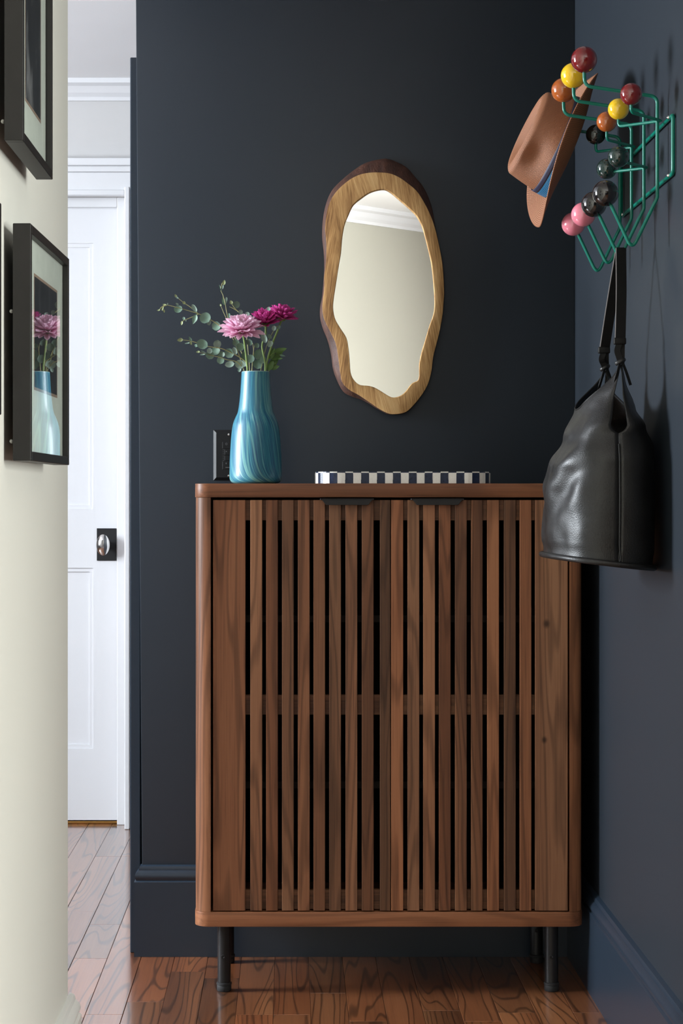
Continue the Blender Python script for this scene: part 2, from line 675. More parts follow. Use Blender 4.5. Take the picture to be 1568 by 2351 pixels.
def ribbon_mat():
    n = N('blue_ribbed_ribbon')
    tc = n.n('TexCoord')
    sp = n.n('SeparateXYZ')
    n.l(tc.outputs['UV'], sp.inputs[0])
    a = n.math('MULTIPLY_ADD', n.math('SINE', n.math('MULTIPLY', sp.outputs[1], 2 * PI * 8)), 0.5, 0.5)
    n.base(n.ramp(a, [(0.2, (0.006, 0.075, 0.20)), (0.8, (0.018, 0.18, 0.34))]))
    n.set(Roughness=0.5)
    n.bump(a, 0.4, 0.001)
    return n.m


BAND_BLUE = ribbon_mat()
BONE = plain('bone_inlay', (0.82, 0.79, 0.71), 0.28, coat=0.5, grain=0.05, scale=300)
INK = plain('navy_resin_inlay', (0.012, 0.020, 0.050), 0.25, coat=0.5, grain=0.3, scale=200)


def photo_mat(name, seed, lo=0.02, hi=0.22):
    """a blurred black-and-white print"""
    n = N(name)
    tc = n.n('TexCoord')
    mp = n.n('Mapping')
    mp.inputs['Location'].default_value = (seed, seed * 0.37, 0)
    mp.inputs['Scale'].default_value = (16, 16, 9)
    n.l(tc.outputs['Object'], mp.inputs[0])
    f = n.noise(mp.outputs[0], 1.0, 5, 0.55, 0.6)
    n.base(n.ramp(f, [(0.34, (lo, lo, lo)), (0.56, (lo * 2, lo * 2, lo * 2)), (0.72, (hi, hi, hi))]))
    n.set(Roughness=0.6)
    return n.m


PHOTO_A = photo_mat('dark_photo_print', 3.0, 0.02, 0.30)
PHOTO_B = photo_mat('dark_photo_print_small', 8.0, 0.018, 0.10)

# ---------------------------------------------------------------- the setting
YW = 4.462        # face of the navy wall behind the cabinet
XR = 0.638        # face of the navy wall with the hooks
XL = -0.366       # face of the cream wall with the pictures
YL = 3.32         # where that wall ends
YD = 6.16         # far white wall of the side hall
ZC, ZH = 2.55, 2.303


def structure(name, mb, mat, bevel=0, smooth=False, seg=2):
    return tag(mb.build(name, mat, None, bevel, seg, smooth), kind='structure')


# navy wall behind the cabinet: its free end leans a little
mb = MB()
mb.add([(-0.329, YW, 0), (XR, YW, 0), (XR, YW, ZC), (-0.347, YW, ZC), (-0.329, YW + 0.14, 0), (XR, YW + 0.14, 0), (XR, YW + 0.14, ZC), (-0.347, YW + 0.14, ZC)],
       [(0, 1, 2, 3), (4, 7, 6, 5), (0, 3, 7, 4), (1, 5, 6, 2), (3, 2, 6, 7), (0, 4, 5, 1)])
structure('wall_back', mb, NAVY, 0.0025, True)
structure('wall_right', MB().box(XR, XR + 0.12, 2.95, YW + 0.14, 0, ZC), NAVY)
# side wall of the hall behind the navy wall, with a casing and a closed door in it
structure('wall_hall', MB().box(-0.335, -0.215, YW + 0.14, YD, 0, ZC), NAVY)
structure('trim_1', MB().box(-0.3585, -0.335, YW + 0.02, YW + 0.10, 0, 2.012), NAVY_TRIM, 0.002)
structure('trim_2', MB().box(-0.357, -0.335, YW + 0.10, 5.50, 1.94, 2.012), NAVY_TRIM, 0.002)

# cream wall with a softly rounded end
poly = [(XL, -0.96), (XL, YL - 0.03)] + [(XL - 0.03 + 0.03 * math.cos(a), YL - 0.03 + 0.03 * math.sin(a)) for a in [PI / 2 * k / 8 for k in range(1, 9)]] + [(XL - 0.13, YL), (XL - 0.13, -0.96)]
structure('wall_left', MB().prism(poly, 'z', 0, ZC), CREAM, 0, True)
# the side hall: south wall, window wall, far wall, header
structure('wall_south', MB().box(-3.5, XL - 0.13, YL - 0.12, YL, 0, ZC), TAUPE)
x, y0, y1, z0, z1 = WIN1
mb = MB().box(x - 0.1, x, YL, y0, 0, ZC).box(x - 0.1, x, y1, YD, 0, ZC).box(x - 0.1, x, y0, y1, 0, z0).box(x - 0.1, x, y0, y1, z1, ZC)
structure('wall_west', mb, TAUPE)
DX0, DX1, DZ = -1.270, -0.508, 1.955         # door opening in the far wall
mb = MB().box(-3.5, DX0, YD, YD + 0.12, 0, ZC).box(DX1, -0.2, YD, YD + 0.12, 0, ZC).box(DX0, DX1, YD, YD + 0.12, DZ, ZC)
structure('wall_far', mb, GREY_WALL)
structure('wall_header', MB().box(XL - 0.13, XL, YL, YW + 0.14, ZH, ZC), WHITE)
# the entry room around and behind the camera
x, y0, y1, z0, z1 = WIN2
mb = MB().box(x, x + 0.1, -4.2, y0, 0, ZC).box(x, x + 0.1, y1, 3.07, 0, ZC).box(x, x + 0.1, y0, y1, 0, z0).box(x, x + 0.1, y0, y1, z1, ZC)
structure('wall_east', mb, TAUPE)
structure('wall_north', MB().box(XR + 0.12, 2.7, 2.95, 3.07, 0, ZC), NAVY)
REAR_C = -1.324                               # the rear wall runs at 45 degrees: y = REAR_C - x
mb = MB().prism([(XL - 0.13, REAR_C - XL + 0.13), (2.75, REAR_C - 2.75), (2.75, REAR_C - 2.95), (XL - 0.13, REAR_C - XL - 0.07)], 'z', 0, ZC)
structure('wall_rear', mb, CREAM_REAR)
# unseen dark wainscot added along the rear wall's foot to cut bounce light
structure('added_wainscot', MB().prism([(XL + 0.001, REAR_C - XL), (2.6, REAR_C - 2.6), (2.62, REAR_C - 2.58), (XL + 0.001, REAR_C - XL + 0.03)], 'z', 0, 1.15), NAVY_TRIM)
structure('ceiling', MB().box(XL - 0.13, 2.75, -4.3, YW + 0.14, ZC, ZC + 0.08), CEIL)
structure('ceiling_hall', MB().box(-3.5, XL - 0.13, YL, YD + 0.12, ZH, ZH + 0.08).box(XL - 0.13, -0.335, YW + 0.14, YD + 0.12, ZH, ZH + 0.08), CEIL)


def run_profile(mb, prof, a, b, n_in):
    """sweep a profile (d from wall, z) straight from a to b (xy), n_in pointing into the room"""
    a, b, n_in = Vector((*a, 0)), Vector((*b, 0)), Vector((*n_in, 0))
    vs = [a + n_in * d + Vector((0, 0, z)) for d, z in prof] + [b + n_in * d + Vector((0, 0, z)) for d, z in prof]
    n = len(prof)
    fs = [(i, (i + 1) % n, n + (i + 1) % n, n + i) for i in range(n)] + [tuple(range(n))[::-1], tuple(range(n, 2 * n))]
    return mb.add(vs, fs)


# crown mouldings
CROWN = [(0, -0.085), (0.012, -0.085), (0.016, -0.07), (0.03, -0.055), (0.045, -0.03), (0.062, -0.02), (0.064, 0), (0, 0)]
cz = lambda z: [(d, z + h) for d, h in CROWN]
structure('trim_3', run_profile(MB(), [(d, ZH + h * 0.70) for d, h in CROWN], (-3.4, YD), (-0.335, YD), (0, -1)), WHITE_TRIM)
r2 = 1 / math.sqrt(2)
structure('trim_4', run_profile(MB(), cz(ZC), (XL, REAR_C - XL), (2.6, REAR_C - 2.6), (r2, r2)), WHITE_TRIM)

# baseboards
TH = 0.020
PLINTH = [(0, 0), (TH, 0), (TH, 0.166), (TH - 0.002, 0.168), (TH - 0.004, 0.169), (TH - 0.003, 0.173), (TH - 0.001, 0.177), (TH - 0.002, 0.182),
          (TH - 0.006, 0.188), (TH - 0.010, 0.191), (TH - 0.010, 0.194), (TH - 0.012, 0.199), (TH - 0.016, 0.201), (0, 0.202)]


def base_corner(name, pts, ins, mat, prof=PLINTH):
    """a mitred baseboard along pts (xy), ins = inward normals of each leg"""
    mb = MB()
    n = len(prof)
    rows = []
    for i, p in enumerate(pts):
        if i == 0: off = Vector(ins[0])
        elif i == len(pts) - 1: off = Vector(ins[-1])
        else: off = Vector(ins[i - 1]) + Vector(ins[i])
        rows.append([(p[0] + off.x * d, p[1] + off.y * d, z) for d, z in prof])
    vs = [q for r in rows for q in r]
    fs = []
    for i in range(len(pts) - 1):
        fs += [(i * n + k, i * n + (k + 1) % n, (i + 1) * n + (k + 1) % n, (i + 1) * n + k) for k in range(n)]
    fs += [tuple(range(n))[::-1], tuple((len(pts) - 1) * n + k for k in range(n))]
    return structure(name, mb.add(vs, fs), mat, 0, True)


base_corner('baseboard_back', [(-0.3265, YW + 0.02), (-0.3265, YW), (XR, YW)], [(-1, 0), (0, -1)], NAVY_TRIM)
base_corner('baseboard_right', [(XR, YW), (XR, 2.95)], [(-1, 0), (-1, 0)], NAVY_TRIM)
base_corner('baseboard_left', [(XL, -0.9), (XL, YL - 0.004)], [(1, 0), (1, 0)], CREAM_TRIM)
structure('baseboard_hall', MB().box(-0.355, -0.335, YW + 0.10, 4.72, 0, 0.215), NAVY_TRIM, 0.003)

# ---------------------------------------------------------------- floor: planks run away from the camera
floor = tag(MB().box(-3.5, 2.75, -4.3, YD + 0.3, -0.06, -0.006).build('floor', FLOOR_WOOD), kind='structure')
PW = 0.0745
plank_meshes = {}
rf = random.Random(11)


# the material reads object space, so give unscaled meshes instead of scaled ones
def plank_true(x0, y0, y1):
    ln = round((y1 - y0) / 0.05) * 0.05
    me = plank_meshes.get(ln)
    if me is None:
        b = MB().box(0.0004, PW - 0.0004, 0.0004, ln - 0.0004, -0.006, 0)
        me = b.mesh('plank', 0.0006, 1)
        me.materials.append(FLOOR_WOOD)
        plank_meshes[ln] = me
    o = bpy.data.objects.new('plank', me)
    COL.objects.link(o)
    o.parent = floor
    o.location = (x0, y0, rf.uniform(-0.0004, 0.0))
    return y0 + ln


col = 0
x = XR - 20 * PW
joints = {6: 3.25, 7: 3.30, 8: 3.555, 9: 3.50, 10: 3.45, 11: 3.95, 12: 3.62, 13: 3.90, 14: 3.70, 15: 3.98, 16: 3.55, 17: 3.965}
while x < XR - 0.001:
    y = 2.4 + rf.uniform(0, 0.5) if col not in joints else joints[col] - 0.75
    while y < YD + 0.05:
        ln = rf.choice([0.35, 0.5, 0.6, 0.75, 0.75, 0.9, 1.05]) if not (col in joints and y < joints[col] - 0.7) else 0.75
        y = plank_true(x, y, y + ln)
    x += PW
    col += 1

# ---------------------------------------------------------------- doors and windows
door = tag(empty('door_1', ((DX0 + DX1) / 2, YD + 0.09, 0)), kind='structure')
d0, d1 = DX0 + 0.022, DX1 - 0.006
yf = YD + 0.075                                # face of the door
ST, SW = d1 - 0.100, d0 + 0.100
mb = MB().box(d0, SW, yf, yf + 0.035, 0.012, DZ - 0.02)
mb.build('door_stile', WHITE_TRIM, door)
MB().box(ST, d1, yf, yf + 0.035, 0.012, DZ - 0.02).build('door_stile', WHITE_TRIM, door)
for z0, z1 in ((0.012, 0.235), (0.800, 0.985), (1.815, DZ - 0.015)):
    MB().box(SW - 0.001, ST + 0.001, yf + 0.0002, yf + 0.034, z0, z1).build('door_rail', WHITE_TRIM, door)
for z0, z1 in ((0.235, 0.800), (0.985, 1.815)):
    MB().box(SW - 0.005, ST + 0.005, yf + 0.012, yf + 0.028, z0 - 0.005, z1 + 0.005).build('door_panel', WHITE_TRIM, door)
    mb = MB()
    for (a, b, c, d) in ((SW, SW + 0.012, z0, z1), (ST - 0.012, ST, z0, z1), (SW + 0.012, ST - 0.012, z0, z0 + 0.012), (SW + 0.012, ST - 0.012, z1 - 0.012, z1)):
        mb.box(a, b, yf + 0.006, yf + 0.013, c, d)
    mb.build('panel_moulding', WHITE_TRIM, door)
kx, kz = (240.5 - VX) * (yf / F), HC + (HZ - 1250) * yf / F
pl = MB().box((222.5 - VX) * yf / F, (267 - VX) * yf / F, yf - 0.006, yf, HC + (HZ - 1287) * yf / F, HC + (HZ - 1213) * yf / F).build('knob_plate', BLACK_PLASTIC, door, 0.001)
prof = [(0.010, 0), (0.010, 0.03), (0.012, 0.034), (0.021, 0.040), (0.0255, 0.048), (0.0245, 0.056), (0.018, 0.062), (0.008, 0.065), (0.001, 0.0655)]
kn = MB().lathe(prof, (0, 0, 0), 32, True, Vector((0, -1, 0))).build('door_knob', SILVER, door, 0, 2, True)
kn.location = (kx + 0.0, yf - 0.004, kz)
kn.scale = (0.85, 1, 1.33)
tag(pl, 'black rectangular plate')
tag(kn, 'polished oval knob')
structure('door_sill', MB().box(DX0, DX1 - 0.004, YD + 0.078, YD + 0.13, 0, 0.008), BRASS, 0.002)
# white casing round the far door: flat board, inner bead, cap on top
structure('trim_5', MB().box(DX1, DX1 + 0.016, YD - 0.030, YD, 0, DZ + 0.02).box(DX1 + 0.016, -0.40, YD - 0.020, YD, 0, DZ + 0.01), WHITE_TRIM, 0.003)
structure('trim_6', MB().box(DX0 - 0.13, -0.36, YD - 0.020, YD, DZ + 0.01, 2.022).box(DX0 - 0.13, -0.36, YD - 0.028, YD, 2.022, 2.040).box(DX0 - 0.13, -0.36, YD - 0.040, YD, 2.040, 2.063)
          .box(DX0, DX1, YD - 0.026, YD, DZ - 0.005, DZ + 0.012), WHITE_TRIM, 0.003)
structure('trim_7', MB().box(DX0 - 0.10, DX0, YD - 0.020, YD, 0, DZ + 0.01), WHITE_TRIM, 0.003)
structure('door_stop', MB().box(DX1 - 0.030, DX1, yf - 0.020, yf - 0.004, 0.0, DZ - 0.0).box(DX0, DX1 - 0.030, yf - 0.020, yf - 0.004, DZ - 0.030, DZ), WHITE_TRIM, 0.002)
structure('wall_beyond', MB().box(-1.5, -0.3, YD + 0.30, YD + 0.34, 0, ZC), GREY_WALL)

door2 = tag(empty('door_2', (-0.34, 5.1, 0)), kind='structure')
MB().box(-0.345, -0.335, YW + 0.10 + 0.0, 5.42, 0.216, 1.94).build('door_leaf', NAVY_TRIM, door2, 0.002)
prof = [(0.012, 0), (0.012, 0.028), (0.022, 0.036), (0.027, 0.048), (0.024, 0.060), (0.012, 0.066), (0.001, 0.067)]
kn = MB().lathe(prof, (-0.345, 5.30, HC + (HZ - 1250) * 5.3 / F), 24, True, Vector((-1, 0, 0))).build('door_knob', GLASS, door2, 0, 2, True)
kn.scale = (1, 1, 1)


def window(name, win, side, nx, nz):
    x, y0, y1, z0, z1 = win
    root = tag(empty(name, (x, (y0 + y1) / 2, z0)), kind='structure')
    xa, xb = x - side * 0.03, x + side * 0.02
    for (a, b, c, d) in ((y0, y0 + 0.05, z0, z1), (y1 - 0.05, y1, z0, z1), (y0, y1, z0, z0 + 0.05), (y0, y1, z1 - 0.05, z1)):
        MB().box(min(xa, xb), max(xa, xb), a, b, c, d).build('window_frame', WHITE_TRIM, root)
    for i in range(1, nx):
        yy = y0 + (y1 - y0) * i / nx
        MB().box(x - 0.012, x + 0.012, yy - 0.012, yy + 0.012, z0 + 0.05, z1 - 0.05).build('muntin', WHITE_TRIM, root)
    for i in range(1, nz):
        zz = z0 + (z1 - z0) * i / nz
        MB().box(x - 0.012, x + 0.012, y0 + 0.05, y1 - 0.05, zz - 0.012, zz + 0.012).build('muntin', WHITE_TRIM, root)
    MB().box(x - 0.002, x + 0.002, y0 + 0.05, y1 - 0.05, z0 + 0.05, z1 - 0.05).build('pane', WINDOW_PANE, root)


window('window_1', WIN1, 1, 2, 3)
window('window_2', WIN2, -1, 3, 3)

# ---------------------------------------------------------------- cabinet
S = 1116.0
Y0 = F / S                                     # front plane of the cabinet
YB = YW - TH - 0.006
cx_ = lambda px: (px - VX) / S
czz = lambda py: HC + (HZ - py) / S
Z_T0, Z_T1, Z_B0, Z_B1 = czz(1142), czz(1110), czz(2128), czz(2094.5)
X0, X1 = cx_(446.5), cx_(1340.5)
cab = thing('cabinet', ((X0 + X1) / 2, Y0, 0), 'tall walnut shoe cabinet with two slatted doors on black legs', 'cabinet')


def board_poly(x0, x1, y0, y1, r, n=8):
    p = [(x0, y1)]
    p += [(x0 + r - r * math.cos(a), y0 + r - r * math.sin(a)) for a in [PI / 2 * k / n for k in range(n + 1)]]
    p += [(x1 - r + r * math.sin(a), y0 + r - r * math.cos(a)) for a in [PI / 2 * k / n for k in range(n + 1)]]
    p += [(x1, y1)]
    return p


MB().prism(board_poly(X0, X1, Y0, YB, 0.030), 'z', Z_T0, Z_T1).build('top_board', WALNUT_X, cab, 0.0012, 2, True)
MB().prism(board_poly(X0, X1, Y0, YB, 0.030), 'z', Z_B0, Z_B1).build('bottom_board', WALNUT_X, cab, 0.0012, 2, True)
for sgn, xa, xb in ((0, cx_(448), cx_(484)), (1, cx_(1308), cx_(1339))):
    r = 0.029
    ya = Y0 + 0.001
    if sgn == 0:
        poly = [(xa, YB), *[(xa + r - r * math.cos(a), ya + r - r * math.sin(a)) for a in [PI / 2 * k / 8 for k in range(9)]], (xb, ya), (xb, YB)]
    else:
        poly = [(xa, YB), (xa, ya), *[(xb - r + r * math.sin(a), ya + r - r * math.cos(a)) for a in [PI / 2 * k / 8 for k in range(9)]], (xb, YB)]
    MB().prism(poly, 'z', Z_B1, Z_T0).build('side_panel', WALNUT_Z, cab, 0.0006, 1, True)
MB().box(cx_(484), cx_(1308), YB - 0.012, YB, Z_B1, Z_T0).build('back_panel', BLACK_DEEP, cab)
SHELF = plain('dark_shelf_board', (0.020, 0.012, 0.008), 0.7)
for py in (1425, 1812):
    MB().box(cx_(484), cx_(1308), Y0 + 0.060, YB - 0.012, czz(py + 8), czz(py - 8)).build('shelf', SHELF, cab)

def knot_mat():
    m = WALNUT_Z.copy()
    m.name = 'walnut_with_knots'
    t = m.node_tree
    b = t.nodes['Principled BSDF']
    src = b.inputs['Base Color'].links[0].from_socket
    tc = t.nodes.new('ShaderNodeTexCoord')
    prev = src
    for (kx, kz, rad) in ((0.0233, 0.591, 0.010), (0.0190, 0.352, 0.008)):
        mp = t.nodes.new('ShaderNodeMapping')
        mp.inputs['Location'].default_value = (-kx, 0, -kz * 0.75)
        mp.inputs['Scale'].default_value = (1, 0, 0.75)
        t.links.new(tc.outputs['Object'], mp.inputs[0])
        ln = t.nodes.new('ShaderNodeVectorMath'); ln.operation = 'LENGTH'
        t.links.new(mp.outputs[0], ln.inputs[0])
        mr = t.nodes.new('ShaderNodeMapRange'); mr.interpolation_type = 'SMOOTHSTEP'
        mr.inputs['From Min'].default_value = rad; mr.inputs['From Max'].default_value = rad * 0.15
        mr.inputs['To Max'].default_value = 0.8
        t.links.new(ln.outputs['Value'], mr.inputs['Value'])
        mx = t.nodes.new('ShaderNodeMix'); mx.data_type = 'RGBA'
        mx.inputs[7].default_value = (0.022, 0.010, 0.006, 1)
        t.links.new(mr.outputs[0], mx.inputs[0]); t.links.new(prev, mx.inputs[6])
        prev = mx.outputs[2]
    t.links.new(prev, b.inputs['Base Color'])
    return m


KNOTTY = knot_mat()
slat_me = {}


def slat(door_o, a, b, name='slat', mat=None):
    w = round((b - a) / S, 4) + (10 if mat else 0)
    me = slat_me.get(w)
    if me is None:
        me = MB().box(0, w % 10, 0, 0.013, 0, czz(1148) - czz(2092)).mesh('slat', 0.0009, 2)
        me.materials.append(mat or WALNUT_Z)
        slat_me[w] = me
    o = bpy.data.objects.new(name, me)
    COL.objects.link(o)
    o.parent = door_o
    o.matrix_parent_inverse = Matrix.Translation(-origin(door_o))
    o.location = (cx_(a), Y0 + 0.003, czz(2092))
    return o


DOORS = [
    (489, 896.5, [(489, 563.5, 'door_stile'), (574.6, 602), (611, 638), (647.5, 674.5), (684, 711), (720, 746.5), (756, 783), (793.5, 820.5), (831, 858), (872.5, 896.5, 'door_stile')], (735, 858)),
    (898, 1304, [(898, 926, 'door_stile'), (936, 963), (972, 999), (1008, 1035), (1045, 1072), (1082, 1108.5), (1119, 1146), (1157.5, 1184.5), (1193.5, 1220.5), (1229, 1304, 'door_stile')], (943, 1064)),
]
for (a, b, sl, hd) in DOORS:
    rail0 = MB().box(cx_(a + 1), cx_(b - 1), Y0 + 0.0165, Y0 + 0.030, czz(1195), czz(1148)).build('door', WALNUT_X, cab, 0.0006, 1)
    tag(rail0, 'slatted walnut door')
    ORIG[rail0.name] = (0, 0, 0)
    for (t0, t1) in ((1643, 1597), (2091, 2046)):
        r_ = MB().box(cx_(a + 1), cx_(b - 1), Y0 + 0.0165, Y0 + 0.030, czz(t0), czz(t1)).build('rail', WALNUT_X, rail0, 0.0006, 1)
    for s_ in sl:
        slat(rail0, s_[0], s_[1], s_[2] if len(s_) > 2 else 'slat', KNOTTY if s_[0] == 1229 else None)
    h0, h1 = cx_(hd[0]), cx_(hd[1])
    zt, zb = czz(1146), czz(1159.5)
    c = 0.012
    mb = MB().prism([(h0, zt), (h0 + 0.004, zt - 0.0024), (h0 + c, zb), (h1 - c, zb), (h1 - 0.004, zt - 0.0024), (h1, zt)], 'y', Y0 - 0.0130, Y0 - 0.0105)
    mb.box(h0, h1, Y0 - 0.0130, Y0 + 0.028, zt - 0.0015, zt + 0.0012)
    tag(mb.build('handle', BLACK_METAL, rail0, 0.0004, 1), 'black metal lip handle')
YLEG = F / ((2274 - HZ) / HC)
for (px, yy, s0) in ((514.5, YLEG, None), (1266, YLEG, None), (None, 4.392, 514.5), (None, 4.392, 1266)):
    lx = cx_(px) * YLEG / Y0 if px else cx_(s0) * YLEG / Y0
    lx = (px - VX) * YLEG / F if px else (s0 - VX) * YLEG / F
    leg = MB().lathe([(0.0138, 0.016), (0.0138, Z_B0)], (lx, yy, 0), 28).build('leg', BLACK_METAL, cab, 0, 2, True)
    ORIG[leg.name] = (0, 0, 0)
    MB().lathe([(0.0138, 0), (0.0150, 0.002), (0.0150, 0.011), (0.0142, 0.0125), (0.0158, 0.0135), (0.0158, 0.0175), (0.0138, 0.0185)], (lx, yy, 0), 28).build('foot_cap', RUBBER, leg, 0, 2, True)
    zz = HC + (HZ - 2193) * YLEG / F
    MB().lathe([(0.0045, 0), (0.0045, 0.0013), (0.0030, 0.002), (0.0022, 0.0012), (0.0001, 0.0012)], (lx - 0.002, yy - 0.0134, zz), 16, False, Vector((0, -1, 0))).build('screw', BLACK_METAL, leg, 0, 2, True)
    if px:
        MB().lathe([(0.022, 0), (0.022, 0.004)], (lx, yy, Z_B0 - 0.004), 24).build('mounting_plate', BLACK_METAL, cab)

# ---------------------------------------------------------------- tray of inlaid checks on the cabinet
YT, HT = 4.245, (1110 - 1082.5) * 4.13 / F
ts = F / 4.14
tx0, tx1 = (725 - VX) / ts, (1131 - VX) / ts
tr = thing('tray', ((tx0 + tx1) / 2, YT, Z_T1), 'low navy and white checked inlay tray on the cabinet top', 'tray')
ty0, ty1, rr = 4.14, 4.36, 0.050
path = []
mid = (tx0 + tx1) / 2


def rr_point(s):
    """a point and outward normal at arc length s round the tray"""
    w, h = (tx1 - tx0) - 2 * rr, (ty1 - ty0) - 2 * rr
    q = PI * rr / 2
    segs = [('l', w, Vector((tx0 + rr, ty0, 0)), Vector((1, 0, 0)), Vector((0, -1, 0))),
            ('a', q, Vector((tx1 - rr, ty0 + rr, 0)), -PI / 2, None),
            ('l', h, Vector((tx1, ty0 + rr, 0)), Vector((0, 1, 0)), Vector((1, 0, 0))),
            ('a', q, Vector((tx1 - rr, ty1 - rr, 0)), 0, None),
            ('l', w, Vector((tx1 - rr, ty1, 0)), Vector((-1, 0, 0)), Vector((0, 1, 0))),
            ('a', q, Vector((tx0 + rr, ty1 - rr, 0)), PI / 2, None),
            ('l', h, Vector((tx0, ty1 - rr, 0)), Vector((0, -1, 0)), Vector((-1, 0, 0))),
            ('a', q, Vector((tx0 + rr, ty0 + rr, 0)), PI, None)]
    tot = sum(g[1] for g in segs)
    s = s % tot
    for k, ln, c, d, nn in segs:
        if s <= ln:
            if k == 'l': return c + d * s, nn
            a = d + s / rr
            n_ = Vector((math.cos(a), math.sin(a), 0))
            return c + n_ * rr, n_
        s -= ln
    return segs[0][2], Vector((0, -1, 0))


tot = 2 * ((tx1 - tx0) + (ty1 - ty0)) - 8 * rr + 2 * PI * rr
ntile = 2 * round(tot / 0.0165 / 2)
tw = tot / ntile
off = (829 - VX) / ts - (tx0 + rr)
base_pts = [rr_point(tot * k / 96) for k in range(96)]
MB().prism([(p.x - n_.x * 0.0045, p.y - n_.y * 0.0045) for p, n_ in base_pts], 'z', Z_T1 + 0.0, Z_T1 + 0.008).build('tray_floor', INK, tr)
for k in range(ntile):
    s0 = off + k * tw
    zt = Z_T1 + HT
    for row, (za, zb, mats) in enumerate(((Z_T1 + 0.0005, zt - 0.0024, (INK, BONE)), (zt - 0.0024, zt, (BONE, INK)))):
        mb = MB()
        vs = []
        for j in range(3):
            p, n_ = rr_point(s0 + tw * (0.02 + 0.96 * j / 2))
            ext = 0.0003 if (row == 0 and k % 2) else 0
            for dd in (ext, -0.0045):
                for z in (za, zb):
                    q = p + n_ * dd
                    vs.append((q.x, q.y, z))
        fs = [(0, 1, 3, 2), (8, 10, 11, 9)]
        for j in range(2):
            b = j * 4
            fs += [(b, b + 4, b + 5, b + 1), (b + 2, b + 3, b + 7, b + 6), (b + 1, b + 5, b + 7, b + 3), (b, b + 2, b + 6, b + 4)]
        mb.add(vs, fs)
        mb.build('inlay_tile' if row == 0 else 'rim_tile', mats[k % 2], tr)

# ---------------------------------------------------------------- wall mirror
YM = YW - 0.004
mpx = lambda p: (700 + p[0] / 3.672, 340 + p[1] / 3.672)
OUT = [(690, 90), (780, 120), (860, 165), (930, 245), (990, 315), (1040, 410), (1075, 520), (1100, 660), (1132, 810), (1150, 900), (1163, 980), (1173, 1090), (1177, 1170), (1178, 1240), (1173, 1300), (1165, 1400), (1140, 1540), (1115, 1640), (1085, 1760), (1070, 1880), (1040, 1990), (990, 2080), (920, 2170), (850, 2230), (760, 2248), (700, 2244), (620, 2205), (540, 2155), (470, 2120), (380, 2090), (320, 2050), (270, 1960), (235, 1860), (220, 1740), (190, 1620), (150, 1520), (128, 1430), (128, 1340), (145, 1250), (155, 1130), (162, 1000), (158, 880), (145, 760), (148, 640), (165, 520), (195, 420), (240, 340), (310, 270), (400, 195), (500, 130), (600, 100)]
FACE = [(620, 205), (720, 215), (800, 250), (870, 300), (940, 360), (1000, 450), (1060, 570), (1100, 690), (1128, 810), (1146, 900), (1159, 980), (1168, 1090), (1172, 1170), (1173, 1240), (1168, 1300), (1160, 1400), (1136, 1540), (1111, 1640), (1081, 1760), (1066, 1880), (1036, 1990), (986, 2078), (916, 2166), (848, 2226), (760, 2243), (700, 2236), (620, 2195), (540, 2140), (450, 2080), (370, 2035), (315, 1975), (295, 1880), (280, 1760), (260, 1650), (220, 1560), (165, 1450), (148, 1370), (150, 1290), (162, 1190), (163, 1080), (178, 950), (180, 800), (170, 680), (180, 560), (200, 480), (240, 400), (300, 330), (380, 265), (460, 225), (540, 208)]
INN = [(660, 348), (720, 372), (790, 430), (870, 500), (940, 570), (985, 650), (1010, 730), (1040, 850), (1065, 960), (1080, 1080), (1090, 1200), (1095, 1300), (1085, 1400), (1050, 1500), (1015, 1620), (985, 1720), (965, 1820), (965, 1920), (950, 1960), (900, 1985), (850, 2050), (800, 2090), (740, 2102), (690, 2080), (600, 2025), (540, 2005), (460, 1995), (410, 1950), (385, 1890), (378, 1790), (368, 1690), (350, 1600), (300, 1520), (255, 1440), (238, 1350), (245, 1260), (265, 1130), (285, 1000), (305, 880), (315, 760), (335, 650), (370, 560), (410, 480), (480, 420), (560, 370)]


def polar(pts, n, c):
    sm = [Vector(p) for p in catmull([(*p, 0) for p in pts], 8, True)]
    ang = sorted(((math.atan2(p.y - c[1], (p.x - c[0]) * 2.0), p) for p in sm), key=lambda t: t[0])
    out = []
    for k in range(n):
        a = -PI + 2 * PI * (k + 0.5) / n
        for i in range(len(ang)):
            b = ang[i]
            if b[0] >= a: break
        else:
            i = 0; b = ang[0]
        pa = ang[i - 1]
        da = (b[0] - pa[0]) % (2 * PI)
        t = ((a - pa[0]) % (2 * PI)) / da if da > 1e-9 else 0
        out.append(pa[1].lerp(b[1], min(max(t, 0), 1)))
    return out


NM = 200
mc = (660, 1200)
po, pf, pi_ = polar(OUT, NM, mc), polar(FACE, NM, mc), polar(INN, NM, mc)
mir = thing('mirror', P(*mpx((660, 2250)), YM), 'oval mirror in a wavy live-edge wooden frame on the navy wall', 'mirror')
YF = YM - 0.026                                 # front of the frame
w_out = [P(*mpx(p), YM - 0.004) for p in po]
w_mid = [P(*mpx(p.lerp(q, 0.25)), YM - 0.014) for p, q in zip(po, pf)]
w_face = [P(*mpx(p), YF) for p in pf]
w_face2 = [P(*mpx(p.lerp(q, 0.04)), YF - 0.0006) for p, q in zip(pf, pi_)]
w_in2 = [P(*mpx(p.lerp(q, 0.96)), YF - 0.0006) for p, q in zip(pf, pi_)]
w_in = [P(*mpx(p), YF + 0.001) for p in pi_]
w_inb = [p + Vector((0, 0.012, 0)) for p in w_in]
for i, p in enumerate(w_mid):
    w_mid[i] = p + Vector((1, 0, 1)) * 0.0015 * noise.noise(p * 60)


